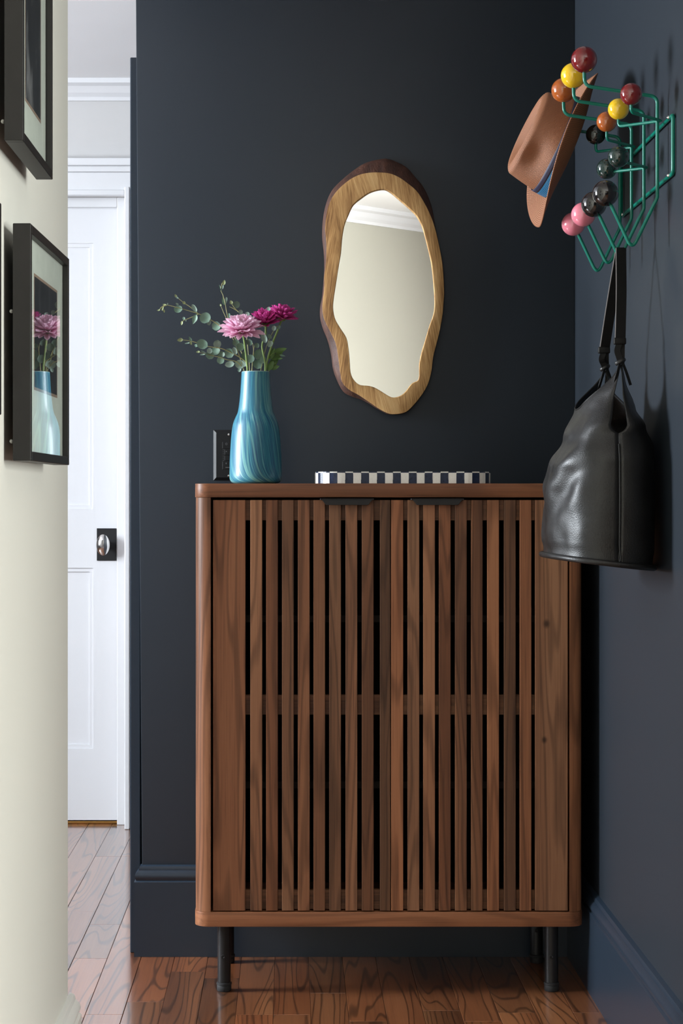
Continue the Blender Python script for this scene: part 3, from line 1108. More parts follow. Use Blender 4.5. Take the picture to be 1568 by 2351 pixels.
def ring_strip(rows, name, mat, parent, close_rows=False):
    n = len(rows[0])
    vs = [tuple(p) for r in rows for p in r]
    fs = []
    for j in range(len(rows) - 1):
        for i in range(n):
            fs.append((j * n + i, j * n + (i + 1) % n, (j + 1) * n + (i + 1) % n, (j + 1) * n + i))
    mb = MB().add(vs, fs)
    return mb.build(name, mat, parent, 0, 2, True)


w_back = [P(*mpx(p), YM) for p in po]
ring_strip([w_back, w_out, w_mid, w_face], 'bark_edge', BARK, mir)
ring_strip([w_face, w_face2, w_in2, w_in, w_inb], 'frame', MANGO, mir)
gl = [p + Vector((0, 0.007, 0)) for p in w_in]
mb = MB().add([p for p in gl] + [p + Vector((0, 0.004, 0)) for p in gl], [tuple(range(NM)), tuple(range(NM, 2 * NM))[::-1]] + [(i, (i + 1) % NM, NM + (i + 1) % NM, NM + i) for i in range(NM)])
# shrink nothing: the glass edge sits inside the frame's inner lip
tag(mb.build('mirror_glass', MIRROR, mir), 'mirror glass')

# ---------------------------------------------------------------- keypad on the wall behind the vase
YK = YW
sp_ = lambda px, py: ((px - VX) * YK / F, HC + (HZ - py) * YK / F)
kp = thing('wall_keypad', P(526, 1103, YK), 'black wall control plate with small icons behind the blue vase', 'keypad')
kx0, kz1 = sp_(490, 987); kx1, kz0 = sp_(562, 1103)
bv = 0.0065
mb = MB()
f0 = [(kx0, kz0), (kx1, kz0), (kx1, kz1), (kx0, kz1)]
f1 = [(kx0 + bv, kz0 + bv), (kx1 - bv, kz0 + bv), (kx1 - bv, kz1 - bv), (kx0 + bv, kz1 - bv)]
mb.add([(a, YK, b) for a, b in f0] + [(a, YK - 0.0015, b) for a, b in f0] + [(a, YK - 0.007, b) for a, b in f1],
       [(3, 2, 1, 0)] + [(i, (i + 1) % 4, 4 + (i + 1) % 4, 4 + i) for i in range(4)] + [(4 + i, 4 + (i + 1) % 4, 8 + (i + 1) % 4, 8 + i) for i in range(4)] + [(8, 9, 10, 11)])
mb.build('wall_plate', BLACK_PLASTIC, kp)
for (a, b, c, d) in ((511, 541, 1014, 1030), (516, 536, 1031, 1045), (516, 536, 1046, 1058), (511, 541, 1059, 1078)):
    ax, az1 = sp_(a, c); bx, az0 = sp_(b, d)
    MB().box(ax, bx, YK - 0.0082, YK - 0.007, az0 + 0.0004, az1 - 0.0004).build('button', BLACK_PLASTIC, kp, 0.0003, 1)
ix, iz = sp_(520, 1019.5)
MB().lathe([(0.0016, 0), (0.0016, 0.0003), (0.0024, 0.0003), (0.0024, 0)], (ix, YK - 0.0082, iz), 16, False, Vector((0, -1, 0))).build('icon', LED, kp)
ix, iz = sp_(520, 1036.5)
MB().prism([(ix - 0.0017, iz - 0.0012), (ix + 0.0017, iz - 0.0012), (ix, iz + 0.0016)], 'y', YK - 0.0086, YK - 0.0082).build('icon', LED, kp)
ix, iz = sp_(519.5, 1064)
MB().prism([(ix - 0.0013, iz), (ix, iz - 0.0025), (ix + 0.0013, iz), (ix, iz + 0.0025)], 'y', YK - 0.0086, YK - 0.0082).build('icon', LED, kp)
ix, iz = sp_(518, 1073)
MB().box(ix, ix + 0.012, YK - 0.0086, YK - 0.0082, iz - 0.0006, iz + 0.0006).build('icon', LED, kp)
for k in range(7):
    ix, iz = sp_(512.8, 1033 + 4.0 * k)
    MB().box(ix - 0.0006, ix + 0.0006, YK - 0.0074, YK - 0.007, iz - 0.0006, iz + 0.0006).build('indicator', LED, kp)
for py in (998, 1092.5):
    ix, iz = sp_(525.5, py)
    MB().lathe([(0.0026, 0), (0.0026, 0.0005), (0.0018, 0.001), (0.0001, 0.001)], (ix, YK - 0.007, iz), 16, False, Vector((0, -1, 0))).build('screw', SILVER, kp, 0, 2, True)

# ---------------------------------------------------------------- pictures on the cream wall
def picture(label, ya, yb, za, zb, art, yaw, xback, photo, depth=0.023, face=0.012):
    """art = (y0, y1, z0, z1) of the print; built square to the wall, then turned a hair about its middle"""
    ym = (ya + yb) / 2
    root = thing('picture_frame', (xback, ym, za), label, 'picture frame', 'framed pictures on the cream wall')
    xf = xback + depth
    loc = lambda x, y, z: (x - xback, y - ym, z - za)
    parts = []

    def part(name, mb, mat, bevel=0):
        mb.v = [loc(*p) for p in mb.v]
        o = link(name, mb.mesh(name, bevel, 1), mat)
        o.parent = root
        return o
    part('frame_side', MB().box(xback, xf, ya, ya + face, za, zb), BLACK_FRAME, 0.0008)
    part('frame_side', MB().box(xback, xf, yb - face, yb, za, zb), BLACK_FRAME, 0.0008)
    part('frame_rail', MB().box(xback, xf, ya + face, yb - face, za, za + face), BLACK_FRAME, 0.0008)
    part('frame_rail', MB().box(xback, xf, ya + face, yb - face, zb - face, zb), BLACK_FRAME, 0.0008)
    part('backing', MB().box(xback + 0.003, xback + 0.007, ya + face, yb - face, za + face, zb - face), BLACK_DEEP)
    part('mat_board', MB().box(xf - 0.010, xf - 0.0085, ya + face, yb - face, za + face, zb - face), MAT_BOARD)
    part('inner_mat', MB().box(xf - 0.0085, xf - 0.0083, art[0] - 0.004, art[1] + 0.006, art[2] - 0.004, art[3] + 0.004), INNER_MAT)
    part('photo_print', MB().box(xf - 0.0085, xf - 0.0080, art[0], art[1], art[2], art[3]), photo)
    part('glass', MB().add([(xf - 0.006, ya + face, za + face), (xf - 0.006, yb - face, za + face), (xf - 0.006, yb - face, zb - face), (xf - 0.006, ya + face, zb - face)], [(0, 1, 2, 3)]), PANE)
    for zz in (za + 0.025, (za + zb) / 2 + 0.04):
        m = MB().sphere((xback - 0.0032, ya + 0.010, zz), 0.0027, 12, 8)
        part('bumper', m, DULL_METAL)
    root.rotation_euler = (0, 0, yaw)
    return root


XF = -0.326
picture('black framed picture with a pale mat at the top of the cream wall', 2.44, 2.745, 1.463, 1.90, (2.525, 2.675, 1.532, 1.86), 0.0, XF - 0.023, PHOTO_A)
picture('lower black framed picture reflecting the flowers, beside the doorway', 2.545, 2.930, 1.073, 1.376, (2.635, 2.855, 1.172, 1.318), -0.017, XF - 0.024, PHOTO_B)
picture('picture frame cut by the left edge of the photo', 1.92, 2.2565, 1.12, 1.359, (2.0, 2.16, 1.13, 1.30), 0.0, XF - 0.023, PHOTO_B)

# ---------------------------------------------------------------- hook rack
rack = thing('hook_rack', (XR, 3.55, HC + 0.41), 'teal wire wall hook rack with coloured balls on its ends', 'coat rack')
WY = [3.364, 3.491, 3.618, 3.745]
XW = 0.620
R_W = 0.0030


def ball(c, r, col, wire):
    ORIG[wire.name] = (0, 0, 0)
    return tag(MB().sphere(c, r, 40, 24).build('ball', BALL[col], wire, 0, 2, True), 'glossy %s ball' % {'green': 'dark green', 'dark': 'black'}.get(col, col))


tops = ['red', 'yellow', 'orange', 'dark']
lows = ['black', 'black', 'pink', 'pink']
for i, y in enumerate(WY):
    z = lambda h: HC + h
    pts = [(0.4965, y, z(0.715)), (0.4975, y, z(0.689)), (XW, y, z(0.6705)), (XW, y, z(0.500)), (0.5775, y, z(0.4125)), (0.536, y, z(0.500))]
    w = MB().tube(fillet(pts, [0, 0.016, 0.014, 0.016, 0.0085, 0], 8), R_W, 12).build('wire', TEAL, rack, 0, 2, True)
    ball((0.4965, y, z(0.733)), 0.0222, tops[i], w)
    ball((0.5325, y, z(0.5075)), 0.0222, lows[i], w)
for (wi, h, hs, cols) in ((0, 0.662, 0.632, ('red', 'yellow')), (2, 0.664, 0.632, ('orange', 'dark')), (1, 0.580, 0.5735, ('green', 'green'))):
    y = WY[wi]
    z = lambda q: HC + q
    pts = []
    for s in (-1, 1):
        pts.append([(0.565, y + s * 0.0635, z(h - 0.008)), (0.565, y + s * 0.0635, z(hs))])
    apex = (XW + 0.007, y, z(hs - 0.002))
    path = fillet([pts[0][0], pts[0][1], apex, pts[1][1], pts[1][0]], [0, 0.008, 0.006, 0.008, 0], 8)
    w = MB().tube(path, 0.0026, 12).build('small_hook', TEAL, rack, 0, 2, True)
    for s, c in ((-1, cols[0]), (1, cols[1])):
        ball((0.565, y + s * 0.0635, z(h)), 0.0183, c, w)
# wall bracket: a rounded rectangle of rod
ya, yb, za, zb = 3.297, 3.812, HC + 0.5305, HC + 0.6270
xb_ = XR - 0.0045
loop = [(xb_, 3.55, za), (xb_, ya, za), (xb_, ya, zb), (xb_, yb, zb), (xb_, yb, za), (xb_, 3.552, za)]
MB().tube(fillet(loop, [0, 0.010, 0.006, 0.010, 0.010, 0], 6), 0.0034, 12).build('bracket', TEAL, rack, 0, 2, True)
for (yy, zz) in ((ya + 0.022, zb), (ya + 0.022, za), (yb - 0.03, za), (yb - 0.03, zb)):
    MB().sphere((xb_ - 0.003, yy, zz), 0.0032, 12, 8).build('screw', SILVER, rack, 0, 2, True)

# ---------------------------------------------------------------- hat on the rack's far top hook
hat = thing('hat', (0.47, 3.76, 1.60), 'terracotta straw fedora with a navy and blue band on the hook rack', 'hat')
HO = P(1300, 342, 3.765)                        # middle of the brim plane
fdir = Vector((-0.375, 0, -0.927)).normalized()  # front of the hat points down
wdir = Vector((-0.925, -0.10, 0.365))           # crown points left
wdir = (wdir - fdir * wdir.dot(fdir)).normalized()
sdir = fdir.cross(wdir).normalized()
if sdir.y > 0: sdir = -sdir                     # side +1 faces the camera


def hp(f, s, w):
    return HO + fdir * f + sdir * s + wdir * w


CB_L, CB_W, CH = 0.096, 0.078, 0.085


def crown(u, v):
    a = 2 * PI * u
    ca, sa = math.cos(a), math.sin(a)           # ca: front
    if v < 0.62:
        t = v / 0.62
        k = 1 - 0.14 * t ** 1.5
        h = CH * (0.98 + 0.05 * ca) * t * (1 - 0.06 * t)
        f, s = CB_L * k * ca, CB_W * k * sa * (1 - 0.06 * t)
    else:
        t = (v - 0.62) / 0.38
        k = 0.86 * (1 - t)
        hh = CH * (0.98 + 0.05 * ca) * 0.94
        e = math.sin(min(t / 0.25, 1) * PI / 2)
        h = hh + 0.007 * e - 0.032 * (max(t - 0.22, 0) / 0.78) ** 1.1 * 1.0
        k = 0.86 * (1 - t ** 1.15)
        f, s = CB_L * k * ca, CB_W * k * sa * 0.94
    # pinches at the front sides
    for sg in (1, -1):
        da = (a - sg * 0.98 + PI) % (2 * PI) - PI
        g = math.exp(-(da / 0.38) ** 2) * math.exp(-((v - 0.44) / 0.17) ** 2)
        rad = 1 - 0.20 * g
        f *= rad; s *= rad
    return hp(f, s, h)


grid('crown', crown, 96, 44, STRAW, hat, True, True, 0.0016)


def brim_w(a, t):
    ca, sa = math.cos(a), math.sin(a)
    side = sa * sa
    return t ** 1.4 * (0.034 * side ** 0.8 - 0.004 * (1 - side) - 0.004 * ca)


def brim(u, v):
    a = 2 * PI * u
    ca, sa = math.cos(a), math.sin(a)
    bl = 0.156 if ca > 0 else 0.152
    f = (CB_L + (bl - CB_L) * v) * ca
    s = (CB_W + (0.124 - CB_W) * v) * sa
    return hp(f, s, brim_w(a, v))


grid('brim', brim, 112, 16, STRAW_BRIM, hat, True, True, 0.0018)


def band_at(v0, v1, grow):
    def fn(u, v):
        t = v0 + (v1 - v0) * v
        p = crown(u, t)
        a = 2 * PI * u
        c = hp(0, 0, CH * t / 0.62)
        d = (p - c)
        d -= wdir * d.dot(wdir)
        return p + d.normalized() * grow
    return fn


hb = grid('hat_band', band_at(0.0, 0.150, 0.0026), 96, 6, BAND_BLUE, hat, True, True, 0.0012)
ORIG[hb.name] = (0, 0, 0)
grid('band_edge', band_at(0.142, 0.215, 0.0028), 96, 3, BAND_NAVY, hb, True, True, 0.0012)

# ---------------------------------------------------------------- leather bag hanging from the rack
bag = thing('bag', (0.55, 3.49, HC - 0.125), 'black leather bucket bag hanging from the hook rack by its strap', 'bag')
BYC = 3.491
LX = [(-0.13, 0.446), (-0.06, 0.4475), (0.0, 0.450), (0.04, 0.456), (0.095, 0.482), (0.15, 0.503), (0.23, 0.555)]
RX = [(-0.13, 0.628), (0.02, 0.631), (0.08, 0.630), (0.115, 0.616), (0.147, 0.598), (0.197, 0.580), (0.23, 0.570)]
HY = [(-0.13, 0.150), (-0.03, 0.152), (0.05, 0.148), (0.11, 0.132), (0.17, 0.104), (0.23, 0.082)]
SX = [(-0.13, 0.552), (0.09, 0.553), (0.16, 0.558), (0.23, 0.566)]
ZPK = 0.222


def bag_panel(side):
    dip = 0.148 if side < 0 else 0.152

    def fn(u, v):
        ph = PI * u
        sn, cs = math.sin(ph), math.cos(ph)
        top = dip + (ZPK - dip) * (abs(cs) ** 2.2)
        sx0 = 0.54
        zb = -0.127
        z = zb + (top - zb) * v
        x_seam = lerp_table(SX, z)
        x_far = lerp_table(LX if side < 0 else RX, z)
        pw = 0.72 if z < 0.10 else 0.72 + 0.5 * min((z - 0.10) / 0.1, 1)
        x = x_seam + (x_far - x_seam) * (sn ** pw)
        y = BYC - lerp_table(HY, z) * (1 if cs > 0 else -1) * abs(cs) ** 0.9
        # slit between the two panels under the strap knots
        if 0.102 < z < 0.222:
            t = (z - 0.102) / 0.120
            open_ = 0.0155 * min(1, t / 0.10) ** 0.5 * (1 - t) ** 0.95
            x += side * open_ * math.exp(-(sn / 0.33) ** 2)
        # slumped, folded leather
        p = Vector((x, y, z))
        q = Vector((x * 7, y * 9, z * 7 + side * 3))
        edge = min(1, sn * 2.2) * (1 - abs(2 * v - 1) ** 6 * 0.7)
        amp = 0.0085 if side < 0 else 0.004
        d = noise.noise(q + Vector((0, 0, 2.3))) * amp + noise.noise(q * 2.3) * amp * 0.60 + noise.noise(q * 5.1) * amp * 0.16
        d += 0.004 * math.sin((z * 1.0 + (y - BYC) * 0.9) * 55 + 3 * noise.noise(q * 0.8)) * math.exp(-((z - 0.0) / 0.09) ** 2) * (1 if side < 0 else 0.3)
        x += d * edge
        if z < -0.10:
            x += side * -0.002 * math.sin((z + 0.13) / 0.03 * PI)
        z += max(0, 0.022 * (0.632 - x) / 0.19) * (1 - v) ** 1.5
        x = min(x, XR - 0.004)
        return Vector((x, y, HC + z))
    return fn


pf_, pb_ = bag_panel(-1), bag_panel(1)
grid('front_panel', pf_, 72, 72, LEATHER, bag, False, True, 0.0022)
grid('back_panel', pb_, 72, 72, LEATHER, bag, False, True, 0.0022)
# base disc and piping
oval = [pf_(k / 40, 0.0) for k in range(41)] + [pb_(1 - k / 40, 0.0) for k in range(1, 40)]
cen = sum(oval, Vector()) / len(oval)
grow = [cen + (p - cen) * 1.03 for p in oval]
for p in grow: p.x = min(p.x, XR - 0.007)
n_ = len(grow)
mb = MB()
mb.tube(grow + [grow[0]], 0.0052, 10, False)
mb.build('piping', LEATHER, bag, 0, 2, True)
mb = MB()
lowv = [p + Vector((0, 0, -0.004)) for p in oval]
mb.add(oval + lowv, [tuple(range(n_)), tuple(range(n_, 2 * n_))[::-1]] + [(i, (i + 1) % n_, n_ + (i + 1) % n_, n_ + i) for i in range(n_)])
mb.build('bag_base', LEATHER_DARK, bag)
# side seam, hem stitching
for u in (0.0, 1.0):
    pts = [(pf_(u, v / 30) + Vector((0, -0.0018 if u == 0 else 0.0018, 0))) for v in range(0, 19)]
    MB().tube(pts, 0.0015, 8).build('side_seam', LEATHER, bag, 0, 2, True)
for fn, nm in ((pf_, 'hem'), (pb_, 'hem')):
    pts = [fn(0.02 + 0.96 * k / 60, 1.0) for k in range(61)]
    MB().tube(pts, 0.0019, 8).build(nm, LEATHER_DARK, bag, 0, 2, True)
# strap: one band from knot to knot over the V of the second wire
def ribbon(mb, pts, wv, width, thick):
    pts = [Vector(p) for p in pts]
    n = len(pts)
    rows = []
    for i, p in enumerate(pts):
        t = (pts[min(i + 1, n - 1)] - pts[max(i - 1, 0)]).normalized()
        w = wv[i] if isinstance(wv, list) else wv
        w = (w - t * w.dot(t)).normalized()
        nn = t.cross(w)
        rows.append([p + w * width / 2 + nn * thick / 2, p - w * width / 2 + nn * thick / 2, p - w * width / 2 - nn * thick / 2, p + w * width / 2 - nn * thick / 2])
    vs = [q for r in rows for q in r]
    fs = [(i * 4 + k, i * 4 + (k + 1) % 4, i * 4 + 4 + (k + 1) % 4, i * 4 + 4 + k) for i in range(n - 1) for k in range(4)]
    fs += [(3, 2, 1, 0), tuple((n - 1) * 4 + k for k in range(4))]
    return mb.add(vs, fs)


A = Vector((0.5655, 3.412, HC + 0.262)); B = Vector((0.5635, 3.570, HC + 0.258)); T = Vector((0.5795, 3.491, HC + 0.4305))
mids = [A, A.lerp(T, 0.5) + Vector((0.001, -0.003, 0)), T + Vector((-0.001, -0.010, -0.016)), T + Vector((0, -0.004, -0.002)), T, T + Vector((0, 0.004, -0.002)), T + Vector((-0.001, 0.010, -0.016)), B.lerp(T, 0.5) + Vector((0.0, 0.003, 0)), B]
sp = catmull(mids, 8)
strap = ribbon(MB(), sp, Vector((1, 0.10, 0)), 0.0175, 0.0028).build('strap', LEATHER_DARK, bag, 0.0004, 1)
ORIG[strap.name] = (0, 0, 0)
for side_x in (-1,):
    edge = [p + Vector((-0.0088, -0.0006, 0)) for p in sp]
    MB().tube(edge, 0.0010, 6).build('strap_edge', LEATHER_EDGE, strap, 0, 2, True)
for (E, yo, pk) in ((A, -1, pf_(0, 1)), (B, 1, pf_(1, 1))):
    MB().box(E.x - 0.0115, E.x + 0.0095, E.y - 0.0055, E.y + 0.0055, E.z - 0.006, E.z + 0.006).build('keeper', LEATHER_DARK, strap, 0.0022, 3, True)
    ribbon(MB(), catmull([E + Vector((-0.002, -0.002, -0.004)), E + Vector((-0.006, -0.004, -0.016)), (E + pk) / 2 + Vector((-0.004, -0.004, -0.006)), pk + Vector((-0.001, -0.004, 0.004)), pk + Vector((0.002, 0.004, 0.004)), E + Vector((0.003, 0.003, -0.014)), E + Vector((0.003, 0.002, -0.004))], 6), Vector((1, 0, 0.2)), 0.010, 0.0022).build('strap_loop', LEATHER_DARK, bag)
    ring = [pk + Vector((0.0055 * math.cos(a) - 0.001, 0.0045 * math.sin(a), 0.005 + 0.003 * math.cos(a))) for a in [2 * PI * k / 20 for k in range(21)]]
    MB().tube(ring, 0.0042, 10, False).build('knot', LEATHER, bag, 0, 2, True)
    for sx in (-1, 1):
        q = pk + Vector((0.002 * sx, -0.003, 0.004))
        end = pk + Vector((0.012 * sx + (-0.002 if sx < 0 else 0.003), -0.010 if yo < 0 else -0.004, -0.036))
        ribbon(MB(), catmull([q, q.lerp(end, 0.5) + Vector((0, -0.003, 0)), end], 5), Vector((1, 0.4, 0)), 0.0042, 0.0024).build('lace_end', LEATHER_DARK, bag)

# ---------------------------------------------------------------- vase
VC = Vector(((587 - VX) / (F / 4.25), 4.25, Z_T1))
vs_ = F / 4.25
prof_px = [(0.0, 180), (4, 200), (12, 222), (24, 236), (45, 245), (75, 248), (130, 247), (210, 246), (330, 240), (430, 233), (500, 226), (560, 216), (600, 204), (640, 187), (672, 172), (720, 162), (800, 152), (900, 143), (1000, 137), (1057, 133)]
prof = [Vector((r / 4.126 / vs_, h / 4.126 / vs_, 0)) for h, r in prof_px]
sm = catmull(prof, 4)
vase = thing('vase', VC, 'blue swirl-glazed bottle vase standing on the cabinet top', 'vase')


def vase_fn(u, v):
    t = v * (len(sm) - 1)
    i = min(int(t), len(sm) - 2)
    q = sm[i].lerp(sm[i + 1], t - i)
    a = 2 * PI * u + PI / 2
    return VC + Vector((q.x * math.cos(a), q.x * math.sin(a), q.y))


grid('vase_body', vase_fn, 72, len(sm) - 1, VASE, vase, True)
rt, ht = sm[-1].x, sm[-1].y
MB().lathe([(rt, ht - 0.0005), (rt, ht + 0.0008), (rt - 0.0015, ht + 0.0016), (rt - 0.003, ht + 0.0008), (rt - 0.0035, ht - 0.03), (rt + 0.002, ht - 0.07)], VC, 48, False).build('rim', VASE_RIM, vase, 0, 2, True)
MB().lathe([(0.001, 0.004), (sm[0].x, 0.0005), (sm[0].x, 0.0)], VC, 48, False).build('foot', VASE, vase)

# ---------------------------------------------------------------- flowers and sprigs in the vase
fl = lambda x, y, Y=4.25: P(340 + x / 4.126, 620 + y / 4.126, Y)
NECK_Z = Z_T1 + ht


def petal_mesh(name, mat, L, W, cup, curl):
    nu, nv = 4, 6
    vs, uv, fs = [], [], []
    for j in range(nv + 1):
        t = j / nv
        w = W * (0.28 + 0.72 * math.sin(PI * min(t * 0.62 + 0.10, 1))) * (1.0 if t < 0.8 else math.sqrt(max(1 - ((t - 0.8) / 0.2) ** 2, 0.06)))
        for i in range(nu + 1):
            s = 2 * i / nu - 1
            vs.append((s * w / 2, L * t, cup * s * s * w + curl * L * t * t))
    for j in range(nv):
        for i in range(nu):
            a = j * (nu + 1) + i
            fs.append((a, a + 1, a + nu + 2, a + nu + 1))
            uv += [(i / nu, j / nv), ((i + 1) / nu, j / nv), ((i + 1) / nu, (j + 1) / nv), (i / nu, (j + 1) / nv)]
    me = bpy.data.meshes.new(name)
    me.from_pydata(vs, [], fs)
    me.update()
    l = me.uv_layers.new(name='UVMap')
    l.data.foreach_set('uv', [c for p in uv for c in p])
    me.materials.append(mat)
    me.polygons.foreach_set('use_smooth', [True] * len(me.polygons))
    return me


def mum(label, center, axis, radius, mat, layers, stem_pts, seed, squash=1.0):
    rg = random.Random(seed)
    axis = Vector(axis).normalized()
    root = thing('chrysanthemum', center, label, 'flower', 'cut chrysanthemums in the blue vase')
    e1 = axis.cross(Vector((0, 1, 0.01))).normalized()
    e2 = axis.cross(e1)
    for (n, ln, wd, elev, r0, h0, cup, curl) in layers:
        me = petal_mesh('petal', mat, radius * ln, radius * wd, cup, curl)
        for k in range(n):
            a = 2 * PI * (k + rg.uniform(-0.25, 0.25)) / n + seed + ln * 7
            el = math.radians(elev + rg.uniform(-7, 7))
            out = e1 * math.cos(a) + e2 * math.sin(a)
            ydir = out * math.cos(el) + axis * math.sin(el)
            xdir = axis.cross(out).normalized()
            zdir = xdir.cross(ydir).normalized()
            if zdir.dot(axis) < 0 and el < 1.2:
                zdir, xdir = -zdir, -xdir
            base = Vector(center) + out * radius * r0 + axis * radius * h0
            sc = rg.uniform(0.9, 1.08)
            M = Matrix((xdir * sc, ydir * sc, zdir * sc)).transposed().to_4x4()
            M.translation = base
            o = bpy.data.objects.new('petal', me)
            COL.objects.link(o)
            o.parent = root
            o.matrix_parent_inverse = Matrix.Translation(-origin(root))
            o.matrix_basis = M
    MB().lathe([(radius * 0.05, -radius * 0.22), (radius * 0.20, -radius * 0.16), (radius * 0.26, -radius * 0.02), (radius * 0.10, radius * 0.10)], center, 16, True, axis).build('calyx', STEM_GREEN, root, 0, 2, True)
    pts = catmull([Vector(center) - axis * radius * 0.18] + stem_pts, 6)
    MB().tube(pts, 0.0021, 8).build('stem', STEM_GREEN, root, 0, 2, True)
    return root


LAY_OPEN = [(20, 0.92, 0.27, 2, 0.10, -0.06, 0.30, 0.02), (20, 0.86, 0.26, 16, 0.09, -0.02, 0.35, 0.06), (18, 0.74, 0.24, 31, 0.08, 0.02, 0.40, 0.12),
            (15, 0.60, 0.22, 45, 0.07, 0.05, 0.45, 0.20), (12, 0.46, 0.20, 58, 0.06, 0.07, 0.5, 0.30), (8, 0.34, 0.18, 70, 0.04, 0.09, 0.6, 0.45), (5, 0.27, 0.16, 82, 0.02, 0.10, 0.6, 0.55)]
LAY_CUP = [(16, 0.92, 0.24, 6, 0.10, -0.06, 0.30, 0.12), (17, 0.88, 0.25, 26, 0.09, -0.02, 0.35, 0.14), (16, 0.80, 0.24, 42, 0.08, 0.02, 0.40, 0.16),
           (14, 0.70, 0.23, 56, 0.07, 0.05, 0.45, 0.24), (11, 0.58, 0.22, 68, 0.06, 0.07, 0.5, 0.35), (7, 0.46, 0.20, 80, 0.03, 0.09, 0.6, 0.45)]
pc = fl(885, 575, 4.225)
mum('pale pink chrysanthemum, the largest bloom in the vase', pc, (-0.04, -0.46, 0.88), 0.0495, PETAL_PINK, LAY_OPEN, [fl(905, 640, 4.235), fl(930, 830, 4.24), fl(942, 960, 4.24), fl(946, 1180, 4.245)], 1)
mum('magenta chrysanthemum half hidden behind the pale pink one', fl(1112, 500, 4.262), (-0.12, -0.50, 0.85), 0.0375, PETAL_MAGENTA, LAY_CUP, [fl(1110, 620, 4.262), fl(1080, 720, 4.262), fl(1105, 860, 4.256), fl(1108, 960, 4.255), fl(1080, 1180, 4.255)], 2)
mum('magenta chrysanthemum at the right of the bouquet', fl(1268, 450, 4.268), (0.20, -0.18, 0.96), 0.037, PETAL_MAGENTA, LAY_CUP, [fl(1225, 580, 4.268), fl(1180, 690, 4.265), fl(1135, 830, 4.258), fl(1112, 960, 4.255), fl(1085, 1180, 4.255)], 3)


def leaf_mesh(name, mat, point=0.0):
    """a unit leaf: length 1 along y, width 1, slightly dished"""
    nu, nv = 4, 7
    vs, fs = [], []
    for j in range(nv + 1):
        t = j / nv
        w = math.sqrt(max(1 - (2 * t - 1) ** 2, 0.0)) * (1 - point * max(0, t - 0.45))
        if j == nv: w = 0.04
        if j == 0: w = 0.06
        for i in range(nu + 1):
            s = 2 * i / nu - 1
            vs.append((s * w / 2, t, 0.10 * s * s * w - 0.10 * math.sin(PI * t)))
    for j in range(nv):
        for i in range(nu):
            a = j * (nu + 1) + i
            fs.append((a, a + 1, a + nu + 2, a + nu + 1))
    me = bpy.data.meshes.new(name)
    me.from_pydata(vs, [], fs)
    me.update()
    me.materials.append(mat)
    me.polygons.foreach_set('use_smooth', [True] * len(me.polygons))
    return me


LEAF_ME = {'g': leaf_mesh('leaf', LEAF), 'p': leaf_mesh('leaf', LEAF_PALE), 'b': leaf_mesh('bud', LEAF_BUD, 0.7), 't': leaf_mesh('leaf', LEAF, 1.0), 'd': leaf_mesh('leaf', LEAF_DARK, 0.9)}
SPX = F / 4.25 * 4.126


def sprig(label, stems, leaves, name='eucalyptus_sprig', smat=STEM, group='eucalyptus sprigs in the blue vase', Yb=4.25, lean=0.0):
    """stems: lists of crop points; leaves: (x, y, half width, half length, tilt in degrees from up, kind)"""
    base = VC + Vector((0, 0, ht * 0.55))
    root = thing(name, base, label, 'foliage', group)
    rg = random.Random(len(label))
    yy = lambda x, y: Yb + lean * (955 - y) / 955
    for k, st in enumerate(stems):
        pts = catmull([fl(q[0], q[1], yy(*q)) for q in st], 6)
        n = len(pts)
        rs = [0.0013 - 0.0006 * i / n if k == 0 else 0.0010 - 0.0004 * i / n for i in range(n)]
        MB().tube(pts, rs, 6).build('stem', smat, root, 0, 2, True)
    for (x, y, hw, hl, tilt, kind) in leaves:
        c = fl(x, y, yy(x, y) + rg.uniform(-0.008, 0.004))
        a = math.radians(tilt)
        ydir = Vector((math.sin(a), rg.uniform(-0.25, 0.25), math.cos(a))).normalized()
        nrm = Vector((rg.uniform(-0.35, 0.35), -1, rg.uniform(-0.1, 0.5)))
        xdir = ydir.cross(nrm).normalized()
        zdir = xdir.cross(ydir)
        W, L = 2 * hw / SPX, 2 * hl / SPX
        M = Matrix((xdir * W, ydir * L, zdir * L)).transposed().to_4x4()
        M.translation = c - ydir * L / 2
        o = bpy.data.objects.new('bud' if kind == 'b' else 'leaf', LEAF_ME[kind])
        COL.objects.link(o)
        o.parent = root
        o.matrix_parent_inverse = Matrix.Translation(-origin(root))
        o.matrix_basis = M
    return root


sprig('long eucalyptus sprig reaching furthest up and to the left',
      [[(925, 1080), (905, 940), (860, 800), (800, 640), (720, 560), (640, 500), (590, 470), (480, 415), (330, 370), (240, 345), (180, 332), (130, 350), (105, 380)],
       [(470, 410), (400, 350), (340, 310), (265, 250)], [(480, 415), (430, 440), (370, 465), (335, 480), (318, 512)], [(180, 332), (150, 345), (140, 385)]],
      [(284, 370, 41, 41, 100, 'g'), (540, 453, 54, 52, 140, 'g'), (572, 482, 24, 44, 170, 'p'), (645, 530, 44, 44, 60, 'g'), (437, 362, 20, 42, -30, 'p'), (440, 467, 26, 48, 200, 't'),
       (275, 322, 10, 16, -60, 'p'), (155, 332, 12, 20, -70, 'b'), (135, 365, 9, 20, 200, 'b'), (98, 380, 8, 16, 260, 'b'), (150, 388, 10, 16, 170, 'b'), (262, 245, 11, 18, -30, 'b'),
       (340, 310, 15, 15, 0, 'b'), (337, 458, 14, 14, 20, 'g'), (318, 502, 12, 20, 190, 'b'), (355, 475, 5, 14, 160, 'p'), (275, 262, 8, 14, 120, 'p'), (182, 322, 7, 12, 20, 'p'),
       (832, 690, 36, 34, 60, 'g'), (873, 728, 38, 40, 30, 'g'), (820, 765, 22, 38, -20, 'p')], lean=-0.01)
